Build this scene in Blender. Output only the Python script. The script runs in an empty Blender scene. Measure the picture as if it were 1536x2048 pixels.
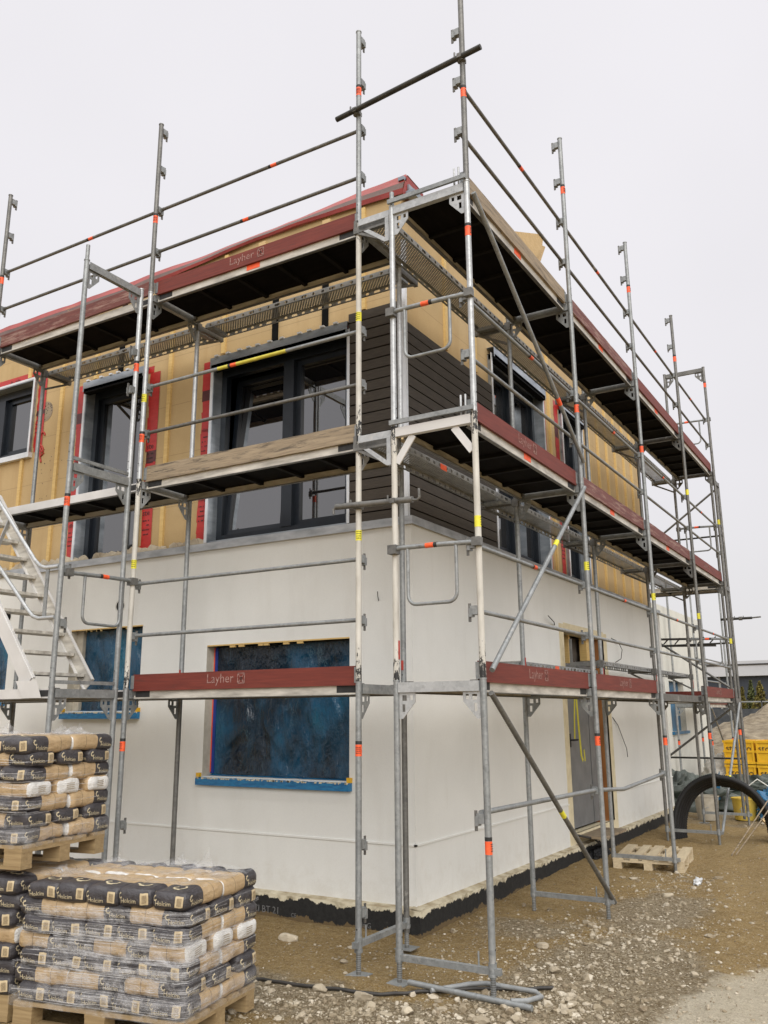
import bpy, bmesh, math, random
from mathutils import Vector, Matrix, noise as mnoise
from mathutils.geometry import tessellate_polygon
random.seed(7)
scene = bpy.context.scene
COL = scene.collection
R = math.radians

# ------------------------------------------------------------------ camera
cam_d = bpy.data.cameras.new('camera')
cam = bpy.data.objects.new('camera', cam_d); COL.objects.link(cam); scene.camera = cam
cam_d.sensor_fit = 'VERTICAL'; cam_d.sensor_height = 36.0
cam_d.lens = 1738.1/2048*36.0
cam_d.shift_y = -24.8/2048
cam_d.clip_start = 0.05; cam_d.clip_end = 3000
def _cam():
    pitch, yaw, roll = 0.2420, 0.5370, -0.0070
    cz, sz, cx, sx = math.cos(yaw), math.sin(yaw), math.cos(pitch), math.sin(pitch)
    fwd = Vector((-cx*sz, cx*cz, sx)); right = Vector((cz, sz, 0)); up = right.cross(fwd)
    cr, sr = math.cos(roll), math.sin(roll)
    r2 = right*cr + up*sr; u2 = -right*sr + up*cr
    m = Matrix((r2, u2, -fwd)).transposed().to_4x4()
    m.translation = (3.343, -6.643, 1.685)
    cam.matrix_world = m
_cam()

# ------------------------------------------------------------------ sky + sun
SUN_EL, SUN_AZ = R(32), R(139)      # azimuth measured from +Y clockwise
world = bpy.data.worlds.new('World'); scene.world = world; world.use_nodes = True
nt = world.node_tree; nt.nodes.clear()
out = nt.nodes.new('ShaderNodeOutputWorld'); bg = nt.nodes.new('ShaderNodeBackground')
sky = nt.nodes.new('ShaderNodeTexSky'); sky.sky_type = 'NISHITA'; sky.sun_disc = False
sky.sun_elevation = SUN_EL; sky.sun_rotation = SUN_AZ; sky.dust_density = 4
tc = nt.nodes.new('ShaderNodeTexCoord'); sep = nt.nodes.new('ShaderNodeSeparateXYZ')
nt.links.new(tc.outputs['Generated'], sep.inputs[0])
ramp = nt.nodes.new('ShaderNodeValToRGB'); nt.links.new(sep.outputs['Z'], ramp.inputs[0])
cr = ramp.color_ramp
cr.elements[0].position = 0.0; cr.elements[0].color = (0.262, 0.257, 0.258, 1)
cr.elements[1].position = 1.0; cr.elements[1].color = (1.0, 0.99, 0.97, 1)
e = cr.elements.new(0.25); e.color = (0.279, 0.272, 0.281, 1)
e = cr.elements.new(0.72); e.color = (0.292, 0.285, 0.296, 1)
nz = nt.nodes.new('ShaderNodeTexNoise'); nz.inputs['Scale'].default_value = 2.2; nz.inputs['Detail'].default_value = 3
nt.links.new(tc.outputs['Generated'], nz.inputs['Vector'])
mr = nt.nodes.new('ShaderNodeMapRange'); mr.inputs['To Min'].default_value = 20.2; mr.inputs['To Max'].default_value = 21.6
mr.inputs['From Min'].default_value = .3; mr.inputs['From Max'].default_value = .7
nt.links.new(nz.outputs[0], mr.inputs['Value'])
vm = nt.nodes.new('ShaderNodeVectorMath'); vm.operation = 'SCALE'
nt.links.new(ramp.outputs[0], vm.inputs[0]); nt.links.new(mr.outputs[0], vm.inputs['Scale'])
mx = nt.nodes.new('ShaderNodeMixRGB'); mx.inputs[0].default_value = 0.95
nt.links.new(sky.outputs[0], mx.inputs[1]); nt.links.new(vm.outputs[0], mx.inputs[2])
nt.links.new(mx.outputs[0], bg.inputs[0]); bg.inputs[1].default_value = 0.1
nt.links.new(bg.outputs[0], out.inputs[0])
sun_d = bpy.data.lights.new('sun', 'SUN'); sun_d.energy = 1.5; sun_d.angle = R(50); sun_d.color = (1, .98, .945)
sun = bpy.data.objects.new('sun', sun_d); COL.objects.link(sun)
_sd = Vector((math.sin(SUN_AZ)*math.cos(SUN_EL), math.cos(SUN_AZ)*math.cos(SUN_EL), math.sin(SUN_EL)))
sun.rotation_euler = (-_sd).to_track_quat('-Z', 'Y').to_euler(); sun.location = (20, -25, 30)
scene.view_settings.view_transform = 'Standard'; scene.view_settings.look = 'None'
scene.view_settings.exposure = 0.55; scene.view_settings.gamma = 1.0
scene.cycles.max_bounces = 6; scene.cycles.transparent_max_bounces = 24

# ------------------------------------------------------------------ materials
def nmat(name):
    m = bpy.data.materials.new(name); m.use_nodes = True
    return m, m.node_tree, m.node_tree.nodes['Principled BSDF']
def N(t, kind, **kw):
    n = t.nodes.new(kind)
    for k, v in kw.items():
        if k in n.inputs: n.inputs[k].default_value = v
        else: setattr(n, k, v)
    return n
def coord(t, scale=(1, 1, 1), kind='Object', rand=False):
    c = N(t, 'ShaderNodeTexCoord'); mp = N(t, 'ShaderNodeMapping'); mp.inputs['Scale'].default_value = scale
    t.links.new(c.outputs[kind], mp.inputs[0])
    if rand:
        oi = N(t, 'ShaderNodeObjectInfo'); cm = N(t, 'ShaderNodeMath', operation='MULTIPLY'); cm.inputs[1].default_value = 57.0
        t.links.new(oi.outputs['Random'], cm.inputs[0])
        cb = N(t, 'ShaderNodeCombineXYZ')
        for i in range(3): t.links.new(cm.outputs[0], cb.inputs[i])
        t.links.new(cb.outputs[0], mp.inputs['Location'])
    return mp.outputs[0]
def ramp_(t, val, stops, interp='LINEAR'):
    r = N(t, 'ShaderNodeValToRGB'); r.color_ramp.interpolation = interp
    els = r.color_ramp.elements
    els[0].position, els[0].color = stops[0][0], (*stops[0][1], 1)
    els[1].position, els[1].color = stops[-1][0], (*stops[-1][1], 1)
    for p, c in stops[1:-1]:
        e = els.new(p); e.color = (*c, 1)
    t.links.new(val, r.inputs[0]); return r.outputs[0]
def mixc(t, fac, a, b, mode='MIX'):
    m = N(t, 'ShaderNodeMixRGB', blend_type=mode)
    for s, v in ((0, fac), (1, a), (2, b)):
        if hasattr(v, 'links'): t.links.new(v, m.inputs[s])
        elif s == 0: m.inputs[0].default_value = v
        else: m.inputs[s].default_value = (*v, 1)
    return m.outputs[0]
def math_(t, op, a, b=None, c=None):
    m = N(t, 'ShaderNodeMath', operation=op)
    for i, v in enumerate((a, b, c)):
        if v is None: continue
        if hasattr(v, 'links'): t.links.new(v, m.inputs[i])
        else: m.inputs[i].default_value = v
    return m.outputs[0]
def noise_(t, vec, scale=5, detail=4, rough=.55):
    n = N(t, 'ShaderNodeTexNoise'); n.inputs['Scale'].default_value = scale; n.inputs['Detail'].default_value = detail
    n.inputs['Roughness'].default_value = rough
    t.links.new(vec, n.inputs['Vector']); return n.outputs[0]
def bump_(t, b, h, strength=.3, dist=.01):
    n = N(t, 'ShaderNodeBump'); n.inputs['Strength'].default_value = strength; n.inputs['Distance'].default_value = dist
    t.links.new(h, n.inputs['Height']); t.links.new(n.outputs[0], b.inputs['Normal'])
def simple(name, lo, hi, scale=6, rough=.6, metal=0, stretch=(1, 1, 1), bump=0, bdist=.005, rand=True, detail=5, spec=.5):
    m, t, b = nmat(name)
    v = coord(t, stretch, rand=rand); n = noise_(t, v, scale, detail)
    c = ramp_(t, n, [(.3, lo), (.7, hi)]); t.links.new(c, b.inputs['Base Color'])
    b.inputs['Roughness'].default_value = rough; b.inputs['Metallic'].default_value = metal
    b.inputs['Specular IOR Level'].default_value = spec
    if bump: bump_(t, b, n, bump, bdist)
    return m
M = {}
def galv(name, lo, hi, metal=.45, rough=.5, rust=.0):
    m, t, b = nmat(name)
    v = coord(t, rand=True)
    vo = N(t, 'ShaderNodeTexVoronoi'); vo.inputs['Scale'].default_value = 45; t.links.new(v, vo.inputs['Vector'])
    n = noise_(t, v, 7, 6, .65)
    mix = math_(t, 'ADD', math_(t, 'MULTIPLY', vo.outputs['Color'], .25), math_(t, 'MULTIPLY', n, .75))
    c = ramp_(t, mix, [(.25, lo), (.72, hi)])
    n2 = noise_(t, v, 18, 5, .7)
    grime = ramp_(t, n2, [(.60, (0, 0, 0)), (.74, (1, 1, 1))])
    c = mixc(t, math_(t, 'MULTIPLY', grime, .55), c, (.10, .085, .07))
    n3 = noise_(t, v, 3.1, 5, .75)
    splash = ramp_(t, n3, [(.62, (0, 0, 0)), (.70, (1, 1, 1))])
    c = mixc(t, math_(t, 'MULTIPLY', splash, .5), c, (.55, .53, .49))
    t.links.new(c, b.inputs['Base Color'])
    b.inputs['Metallic'].default_value = metal; b.inputs['Roughness'].default_value = rough
    bump_(t, b, n2, .15, .002)
    return m
M['galv'] = galv('galvanised steel', (.19, .20, .20), (.36, .375, .375))
M['galv_dark'] = galv('weathered galvanised steel', (.10, .10, .095), (.22, .215, .20))
M['galv_lt'] = galv('bright galvanised steel', (.34, .355, .36), (.56, .575, .58), .4, .42)
M['black_tube'] = galv('oiled dark steel tube', (.02, .02, .018), (.06, .058, .05), .3, .5)
# cream painted tube with the paint knocked off near its joints
m, t, b = nmat('cream paint scuffed'); v = coord(t, (1, 1, .45), rand=True)
n = noise_(t, v, 42, 6, .7)
c0 = coord(t); sz_ = N(t, 'ShaderNodeSeparateXYZ'); t.links.new(c0, sz_.inputs[0])
zr = N(t, 'ShaderNodeMath', operation='PINGPONG'); zr.inputs[1].default_value = 1.0; t.links.new(sz_.outputs['Z'], zr.inputs[0])
near = N(t, 'ShaderNodeMapRange'); near.inputs['From Min'].default_value = .0; near.inputs['From Max'].default_value = .42
near.inputs['To Min'].default_value = .135; near.inputs['To Max'].default_value = -.16; t.links.new(zr.outputs[0], near.inputs['Value'])
s = math_(t, 'ADD', n, near.outputs[0])
mask = ramp_(t, s, [(.565, (0, 0, 0)), (.59, (1, 1, 1))])
n2 = noise_(t, v, 9, 5); cc = ramp_(t, n2, [(.3, (.44, .42, .37)), (.7, (.66, .64, .58))])
t.links.new(mixc(t, mask, cc, (.02, .02, .02)), b.inputs['Base Color']); b.inputs['Roughness'].default_value = .5
bump_(t, b, mask, -.3, .002)
M['cream'] = m
M['alu'] = simple('white aluminium', (.60, .59, .57), (.72, .71, .69), 3, .45, .2)
M['alu_edge'] = simple('grimy aluminium deck edge', (.34, .32, .28), (.70, .67, .60), 5, .5, .1, (.8, 4, 4), .1)
M['ply_dark'] = simple('dark phenolic plywood', (.004, .0034, .003), (.009, .0075, .0068), 7, .8, 0, (.4, 3, 3), .1, spec=.06)
# red toe board with wood grain and wear
def woodpaint(name, lo, hi, wear, wearamt):
    m, t, b = nmat(name); v = coord(t, (.7, 6, 14), rand=True)
    n = noise_(t, v, 4, 7, .65); c = ramp_(t, n, [(.3, lo), (.7, hi)])
    v2 = coord(t, (.5, 2.5, 5), rand=True); n2 = noise_(t, v2, 5, 8, .75)
    w = ramp_(t, n2, [(wearamt, (0, 0, 0)), (wearamt+.10, (1, 1, 1))])
    c = mixc(t, math_(t, 'MULTIPLY', w, .8), c, wear)
    t.links.new(c, b.inputs['Base Color']); b.inputs['Roughness'].default_value = .62; bump_(t, b, n, .35, .002)
    return m
M['toe_red'] = woodpaint('red toe board paint', (.11, .018, .012), (.20, .036, .022), (.08, .03, .022), .60)
M['toe_red_worn'] = woodpaint('faded red toe board', (.10, .026, .021), (.18, .055, .042), (.32, .20, .16), .50)
M['toe_raw'] = woodpaint('weathered raw board', (.19, .145, .095), (.38, .30, .20), (.055, .045, .035), .52)
M['pine'] = woodpaint('fresh pine', (.50, .34, .15), (.66, .48, .24), (.42, .27, .12), .62)
M['pallet'] = woodpaint('pallet wood', (.25, .17, .08), (.40, .29, .15), (.16, .11, .06), .60)
M['pallet_pale'] = woodpaint('pale pallet wood', (.44, .35, .22), (.62, .52, .35), (.30, .23, .15), .62)
M['orange'] = simple('orange sticker', (.85, .09, .02), (.95, .15, .05), 30, .5)
M['yellow_tape'] = simple('yellow sticker', (.72, .66, .03), (.85, .78, .07), 30, .5)
M['yellow_paint'] = simple('yellow painted tube', (.50, .44, .04), (.68, .60, .10), 12, .5)
M['ink'] = simple('black print', (.015, .015, .015), (.03, .03, .03), 20, .6)
M['rust_red'] = simple('red paint mark', (.35, .03, .02), (.5, .06, .04), 20, .6)
M['letter'] = simple('worn pale lettering', (.16, .055, .05), (.42, .27, .23), 60, .7, detail=8)
# plaster
m, t, b = nmat('render plaster'); v = coord(t); n = noise_(t, v, 160, 4, .7); n2 = noise_(t, v, 1.3, 5, .6)
c = ramp_(t, n2, [(.3, (.735, .74, .705)), (.7, (.80, .805, .77))])
n3 = noise_(t, coord(t, (2.5, 2.5, .5)), 2.0, 6, .6)
c = mixc(t, math_(t, 'MULTIPLY', ramp_(t, n3, [(.52, (0, 0, 0)), (.75, (1, 1, 1))]), .2), c, (.57, .55, .49))
zs = N(t, 'ShaderNodeSeparateXYZ'); t.links.new(v, zs.inputs[0])
lowz = N(t, 'ShaderNodeMapRange'); lowz.inputs['From Min'].default_value = .08; lowz.inputs['From Max'].default_value = .75; lowz.inputs['To Min'].default_value = .22; lowz.inputs['To Max'].default_value = -.12; t.links.new(zs.outputs['Z'], lowz.inputs['Value'])
spl = ramp_(t, math_(t, 'ADD', noise_(t, v, 7, 9, .75), lowz.outputs[0]), [(.60, (0, 0, 0)), (.80, (1, 1, 1))])
c = mixc(t, math_(t, 'MULTIPLY', spl, .18), c, (.45, .39, .29))
c = mixc(t, .12, c, ramp_(t, n, [(.3, (.4, .38, .35)), (.7, (.9, .88, .84))]))
t.links.new(c, b.inputs['Base Color']); b.inputs['Roughness'].default_value = .9; bump_(t, b, n, .35, .003)
M['plaster'] = m
M['reveal'] = simple('unfinished reveal plaster', (.46, .42, .34), (.58, .54, .45), 14, .9, bump=.2)
M['basecoat'] = simple('cream base coat', (.60, .52, .34), (.74, .66, .46), 8, .9, bump=.2)
# fibreboard sheathing
m, t, b = nmat('wood fibre board'); v = coord(t); n = noise_(t, v, 1.1, 5, .6); n2 = noise_(t, v, 120, 3, .7)
c = ramp_(t, n, [(.3, (.42, .295, .14)), (.7, (.53, .385, .20))]); c = mixc(t, .12, c, ramp_(t, n2, [(.3, (.3, .18, .06)), (.7, (.8, .62, .34))]))
sx_ = N(t, 'ShaderNodeSeparateXYZ'); t.links.new(coord(t, (1, 1, 1)), sx_.inputs[0])
fz = math_(t, 'FRACT', math_(t, 'MULTIPLY', math_(t, 'ADD', sx_.outputs['Z'], .35), 1.6))
ln = math_(t, 'LESS_THAN', fz, .010)
st = noise_(t, coord(t, (3, 3, .35)), 1.6, 6, .65)
c = mixc(t, math_(t, 'MULTIPLY', ramp_(t, st, [(.5, (0, 0, 0)), (.72, (1, 1, 1))]), .35), c, (.36, .22, .085))
c = mixc(t, math_(t, 'MULTIPLY', ln, .5), c, (.22, .14, .06))
t.links.new(c, b.inputs['Base Color']); b.inputs['Roughness'].default_value = .85; bump_(t, b, n2, .2, .002)
M['fibre'] = m
M['batten'] = woodpaint('yellow batten', (.56, .37, .13), (.70, .50, .20), (.48, .30, .10), .62)
m, t, b = nmat('dark stained boards'); v = coord(t, (1.2, 1.2, 16)); n = noise_(t, v, 6, 7, .7)
c = ramp_(t, n, [(.28, (.024, .0185, .013)), (.72, (.070, .055, .039))])
t.links.new(c, b.inputs['Base Color']); b.inputs['Roughness'].default_value = .7; bump_(t, b, n, .4, .003)
M['clad'] = m
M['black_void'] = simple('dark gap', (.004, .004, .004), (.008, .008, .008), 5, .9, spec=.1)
M['zinc'] = simple('zinc flashing', (.20, .23, .26), (.50, .54, .58), 2.2, .34, .6, (1, 1, 3), .15)
M['zinc_flash'] = simple('grey flashing', (.33, .35, .37), (.55, .57, .59), 5, .4, .4, (1, 1, 3), .15)
M['zinc_lt'] = simple('bright zinc edge', (.62, .64, .66), (.78, .80, .82), 5, .4, .3)
M['anthracite'] = simple('anthracite window frame', (.005, .008, .013), (.009, .013, .019), 8, .35)
m, t, b = nmat('window glass'); b.inputs['Base Color'].default_value = (.006, .006, .007, 1); b.inputs['Roughness'].default_value = .015
b.inputs['IOR'].default_value = 2.25; b.inputs['Specular IOR Level'].default_value = .62
bump_(t, b, noise_(t, coord(t), 1.6, 2), .012, .05); M['glass'] = m
M['red_tape'] = simple('red sealing tape', (.38, .018, .016), (.50, .035, .028), 6, .4, 0, (1, 1, 3), .3)
M['maroon'] = simple('maroon tape patch', (.07, .012, .012), (.11, .02, .02), 6, .4)
# red roof membrane
m, t, b = nmat('red roof membrane'); v = coord(t); n = noise_(t, v, 2.5, 5)
c = ramp_(t, n, [(.3, (.23, .027, .022)), (.7, (.35, .050, .040))]); t.links.new(c, b.inputs['Base Color'])
b.inputs['Roughness'].default_value = .5; bump_(t, b, noise_(t, coord(t, (1, 1, 2)), 5, 5), .5, .02); M['membrane'] = m
M['membrane_brown'] = simple('brown membrane strip', (.085, .045, .036), (.13, .075, .06), 5, .55, bump=.3)
# blue masking film
m, t, b = nmat('blue masking film'); v = coord(t, (1, 1, .6)); n = noise_(t, v, 1.25, 4, .55)
v3 = coord(t, (9, 9, .8)); n3 = noise_(t, v3, 2.2, 5, .65)
c = ramp_(t, n, [(.32, (.003, .008, .016)), (.46, (.003, .018, .036)), (.58, (.004, .070, .145)), (.76, (.012, .16, .24))])  # teal patches paint the glossy sheen into the navy film
rd = math_(t, 'ABSOLUTE', math_(t, 'SUBTRACT', noise_(t, coord(t, (1.3, 1.3, .8)), 4.5, 6, .6), .5))
st = math_(t, 'MULTIPLY', ramp_(t, rd, [(.0, (1, 1, 1)), (.016, (0, 0, 0))]), ramp_(t, noise_(t, v, 2.1, 3), [(.45, (0, 0, 0)), (.62, (1, 1, 1))])); c = mixc(t, math_(t, 'MULTIPLY', st, .28), c, (.16, .30, .36))  # pale crinkle highlights painted into the film colour
t.links.new(c, b.inputs['Base Color']); b.inputs['Roughness'].default_value = .07
bump_(t, b, math_(t, 'ADD', math_(t, 'MULTIPLY', noise_(t, coord(t, (2.2, 2.2, .7)), 2.6, 5, .6), 1.0), math_(t, 'MULTIPLY', rd, -.7)), .8, .06); M['film_blue'] = m
M['sill_blue'] = simple('blue covered sill', (.008, .10, .26), (.02, .22, .44), 14, .4, 0, (1, 3, 3), .4)
M['blue_tape'] = simple('blue masking tape', (.008, .03, .20), (.015, .05, .30), 10, .5)
M['crumbs'] = simple('plaster crumbs', (.55, .48, .32), (.75, .68, .5), 20, .9)
# plinth : cream insulation above, ragged black bitumen below
m, t, b = nmat('plinth bitumen'); v = coord(t); n = noise_(t, coord(t, (1, 1, .55)), 5.5, 8, .72)
s_ = N(t, 'ShaderNodeSeparateXYZ'); t.links.new(v, s_.inputs[0])
h = math_(t, 'ADD', s_.outputs['Z'], math_(t, 'MULTIPLY', math_(t, 'SUBTRACT', n, .5), .22))
mk = math_(t, 'GREATER_THAN', h, .050)
cn = noise_(t, v, 9, 6); cream = ramp_(t, cn, [(.34, (.34, .29, .19)), (.5, (.66, .60, .44)), (.8, (.76, .71, .56))])
blk = ramp_(t, noise_(t, v, 24, 6, .8), [(.35, (.006, .006, .006)), (.66, (.02, .02, .019)), (.8, (.10, .09, .075))])
mud = math_(t, 'LESS_THAN', math_(t, 'ADD', s_.outputs['Z'], math_(t, 'MULTIPLY', n, .20)), .012)
blk = mixc(t, math_(t, 'MULTIPLY', mud, .75), blk, (.17, .115, .05))
t.links.new(mixc(t, mk, blk, cream), b.inputs['Base Color']); b.inputs['Roughness'].default_value = .75
bump_(t, b, math_(t, 'ADD', n, mk), .5, .012); M['plinth'] = m
M['ledge'] = simple('dirty plinth ledge', (.30, .23, .13), (.72, .66, .50), 7, .9, 0, (1, 1, 1), .3, detail=8)
M['door'] = simple('grey door leaf', (.14, .145, .15), (.20, .205, .21), 5, .45)
M['door_frame'] = simple('brown timber jamb', (.22, .085, .025), (.36, .16, .05), 5, .6, 0, (3, 3, .6))
M['yellow_spray'] = simple('yellow spray', (.55, .50, .03), (.65, .60, .06), 20, .7)
M['blue_disc'] = simple('blue disc', (.01, .09, .40), (.02, .13, .5), 9, .4)
# perforated steel plank : holes are openings through the sheet
def perf(name, mode):
    m, t, b = nmat(name); b.inputs['Metallic'].default_value = .4; b.inputs['Roughness'].default_value = .5
    v = coord(t); n = noise_(t, v, 9, 5)
    t.links.new(ramp_(t, n, [(.3, (.24, .245, .24)), (.7, (.40, .405, .40))]), b.inputs['Base Color'])
    s = N(t, 'ShaderNodeSeparateXYZ'); t.links.new(v, s.inputs[0]); X, Y = s.outputs['X'], s.outputs['Y']
    if mode == 'grid':
        px, py, r = .034, .038, .0058
        def cell(ox, oy):
            a = math_(t, 'SUBTRACT', math_(t, 'FRACT', math_(t, 'ADD', math_(t, 'DIVIDE', X, px), ox)), .5)
            c = math_(t, 'SUBTRACT', math_(t, 'FRACT', math_(t, 'ADD', math_(t, 'DIVIDE', Y, py), oy)), .5)
            a = math_(t, 'MULTIPLY', a, px); c = math_(t, 'MULTIPLY', c, py)
            d = math_(t, 'SQRT', math_(t, 'ADD', math_(t, 'MULTIPLY', a, a), math_(t, 'MULTIPLY', c, c)))
            return math_(t, 'LESS_THAN', d, r)
        hole = math_(t, 'MAXIMUM', cell(0, 0), cell(.5, .5))
        inside = math_(t, 'LESS_THAN', math_(t, 'ABSOLUTE', Y), .125)
        hole = math_(t, 'MULTIPLY', hole, inside)
    else:
        Zc = s.outputs['Z']; p = .115
        a = math_(t, 'MULTIPLY', math_(t, 'SUBTRACT', math_(t, 'FRACT', math_(t, 'DIVIDE', X, p)), .5), p)
        alt = math_(t, 'MULTIPLY', math_(t, 'GREATER_THAN', math_(t, 'FRACT', math_(t, 'DIVIDE', X, p*3)), .66), .018)
        a = math_(t, 'MAXIMUM', math_(t, 'SUBTRACT', math_(t, 'ABSOLUTE', a), math_(t, 'ADD', alt, .004)), 0)
        c = math_(t, 'ADD', Zc, .027)
        d = math_(t, 'SQRT', math_(t, 'ADD', math_(t, 'MULTIPLY', a, a), math_(t, 'MULTIPLY', c, c)))
        hole = math_(t, 'LESS_THAN', d, .0145)
    tr = N(t, 'ShaderNodeBsdfTransparent'); ms = N(t, 'ShaderNodeMixShader')
    t.links.new(hole, ms.inputs[0]); t.links.new(b.outputs[0], ms.inputs[1]); t.links.new(tr.outputs[0], ms.inputs[2])
    t.links.new(ms.outputs[0], t.nodes['Material Output'].inputs[0])
    return m
M['perf'] = perf('perforated steel plank', 'grid'); M['perf_side'] = perf('slotted plank flange', 'slot')
# ground
m, t, b = nmat('site dirt'); v = coord(t)
n = noise_(t, v, .8, 8, .62); nf = noise_(t, v, 14, 8, .7); nff = noise_(t, v, 70, 5, .7)
dirt = ramp_(t, n, [(.32, (.26, .165, .055)), (.5, (.385, .255, .095)), (.7, (.48, .35, .16))])
dirt = mixc(t, .55, dirt, ramp_(t, nf, [(.3, (.14, .086, .030)), (.5, (.36, .24, .092)), (.72, (.58, .45, .23))]))
vo = N(t, 'ShaderNodeTexVoronoi'); vo.inputs['Scale'].default_value = 38; t.links.new(v, vo.inputs['Vector'])
grav = ramp_(t, vo.outputs['Color'], [(.1, (.14, .105, .065)), (.5, (.26, .215, .15)), (.9, (.44, .385, .29))])
gm = N(t, 'ShaderNodeAttribute'); gm.attribute_name = 'gravel'
gfac = ramp_(t, math_(t, 'ADD', gm.outputs['Fac'], math_(t, 'MULTIPLY', math_(t, 'SUBTRACT', noise_(t, v, 3.2, 7, .7), .5), 1.1)), [(.38, (0, 0, 0)), (.62, (1, 1, 1))])
c = mixc(t, math_(t, 'MULTIPLY', gfac, .85), dirt, grav)
sd = N(t, 'ShaderNodeAttribute'); sd.attribute_name = 'sand'
sfac = ramp_(t, math_(t, 'ADD', sd.outputs['Fac'], math_(t, 'MULTIPLY', math_(t, 'SUBTRACT', noise_(t, v, 2.2, 8, .7), .5), .9)), [(.42, (0, 0, 0)), (.6, (1, 1, 1))])
c = mixc(t, .36, c, ramp_(t, nff, [(.36, (.04, .026, .012)), (.5, (.21, .15, .075)), (.64, (.56, .47, .31))]))
vf = N(t, 'ShaderNodeTexVoronoi'); vf.inputs['Scale'].default_value = 95; t.links.new(v, vf.inputs['Vector'])
spk = ramp_(t, vf.outputs['Color'], [(.78, (0, 0, 0)), (.84, (1, 1, 1))])
c = mixc(t, math_(t, 'MULTIPLY', spk, math_(t, 'ADD', math_(t, 'MULTIPLY', gfac, .4), .34)), c, (.50, .43, .31))
c = mixc(t, math_(t, 'MULTIPLY', sfac, .85), c, mixc(t, .35, (.62, .55, .42), ramp_(t, nf, [(.3, (.42, .35, .25)), (.7, (.74, .67, .53))])))
c = mixc(t, math_(t, 'MULTIPLY', sfac, .22), c, ramp_(t, nff, [(.4, (.25, .2, .13)), (.6, (.8, .74, .6))]))
t.links.new(c, b.inputs['Base Color']); b.inputs['Roughness'].default_value = .95; b.inputs['Specular IOR Level'].default_value = .2
bump_(t, b, math_(t, 'ADD', math_(t, 'MULTIPLY', nf, 1.0), math_(t, 'MULTIPLY', nff, .6)), 1.0, .045); M['dirt'] = m
M['mound'] = simple('mound of rubble', (.10, .073, .042), (.29, .24, .165), 3.2, .95, 0, (1, 1, 1.5), .9, .12, rand=False, detail=9)
M['stone'] = simple('limestone gravel', (.22, .175, .115), (.56, .49, .37), 2.2, .9, 0, (1, 1, 1), .3, detail=8)
m, t, b = nmat('gravel stones'); v = coord(t); vo = N(t, 'ShaderNodeTexVoronoi'); vo.inputs['Scale'].default_value = 16; t.links.new(v, vo.inputs['Vector'])
c = ramp_(t, vo.outputs['Color'], [(.05, (.16, .115, .065)), (.4, (.30, .245, .16)), (.7, (.43, .37, .275)), (.95, (.64, .58, .47))])
c = mixc(t, .2, c, ramp_(t, noise_(t, v, 60, 5), [(.3, (.1, .08, .05)), (.7, (.5, .45, .38))]))
t.links.new(c, b.inputs['Base Color']); b.inputs['Roughness'].default_value = .92; b.inputs['Specular IOR Level'].default_value = .2; M['gravel'] = m
M['rubber'] = simple('black corrugated plastic', (.004, .004, .004), (.010, .010, .011), 14, .65, 0)
M['ply_rib'] = simple('dark steel deck rib', (.008, .0076, .007), (.015, .014, .013), 6, .7, spec=.08)
M['cable'] = simple('black cable', (.02, .018, .015), (.05, .045, .04), 10, .6)
M['plinth_ink'] = simple('faint grey print', (.10, .10, .10), (.20, .20, .20), 30, .8)
M['conduit'] = simple('grey plastic conduit', (.22, .23, .23), (.34, .35, .35), 10, .5)
M['crate_yellow'] = simple('yellow plastic crate', (.66, .36, .012), (.80, .47, .025), 4, .45)
M['tarp_green'] = simple('dark green tarpaulin', (.016, .026, .020), (.10, .115, .095), 1.6, .5, 0, (1, 1, 1), .6, .05)
M['sheet_blue'] = simple('blue plastic sheet', (.01, .09, .20), (.03, .19, .36), 4, .35, 0, (1, 1, 1), .5, .03)
M['bucket_w'] = simple('dirty white bucket', (.36, .32, .25), (.52, .47, .38), 9, .5)
M['bucket_y'] = simple('yellow bucket', (.55, .38, .05), (.68, .50, .10), 9, .5)
M['sack_w'] = simple('pale woven sack', (.46, .43, .38), (.62, .59, .53), 6, .8, bump=.4, bdist=.02)
M['pale_wall'] = simple('pale render', (.62, .62, .56), (.70, .70, .64), 3, .9)
M['hall_dark'] = simple('dark blue hall cladding', (.026, .033, .046), (.036, .045, .06), 2, .6, 0, (8, 1, .2))
M['hall_light'] = simple('light hall roof edge', (.42, .43, .45), (.50, .51, .53), .3, .7)
M['leaf_y'] = simple('autumn leaves', (.10, .085, .018), (.21, .17, .03), 1.2, .8)
M['leaf_g'] = simple('dark green leaves', (.045, .06, .018), (.11, .12, .03), 1.2, .8)
M['bark'] = simple('bark', (.06, .05, .04), (.12, .10, .08), 6, .9)
M['fence'] = simple('dark site fence', (.03, .035, .04), (.06, .065, .07), 4, .6)
M['conc'] = simple('concrete', (.30, .29, .27), (.42, .41, .38), 3, .9)
M['plastic_clear'] = simple('crumpled pale plastic', (.55, .56, .56), (.72, .73, .73), 8, .3, bump=.5)
# cement bag : dark printed end, kraft body, white tail
m, t, b = nmat('cement bag paper'); v = coord(t); s = N(t, 'ShaderNodeSeparateXYZ'); t.links.new(v, s.inputs[0])
X = math_(t, 'ADD', s.outputs['X'], math_(t, 'MULTIPLY', math_(t, 'SUBTRACT', noise_(t, v, 9, 2), .5), .012))
kn = noise_(t, coord(t, (1, 1, 1), rand=True), 11, 6, .7)
kraft = ramp_(t, kn, [(.3, (.40, .275, .145)), (.7, (.57, .415, .235))])
dark = ramp_(t, kn, [(.3, (.030, .027, .031)), (.7, (.060, .054, .058))])
seam = math_(t, 'LESS_THAN', math_(t, 'ABSOLUTE', math_(t, 'SUBTRACT', X, .085)), .0022)
kraft = mixc(t, math_(t, 'MULTIPLY', seam, .75), kraft, (.10, .07, .04))
cdk = mixc(t, math_(t, 'LESS_THAN', X, -.035), kraft, dark)
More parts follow.
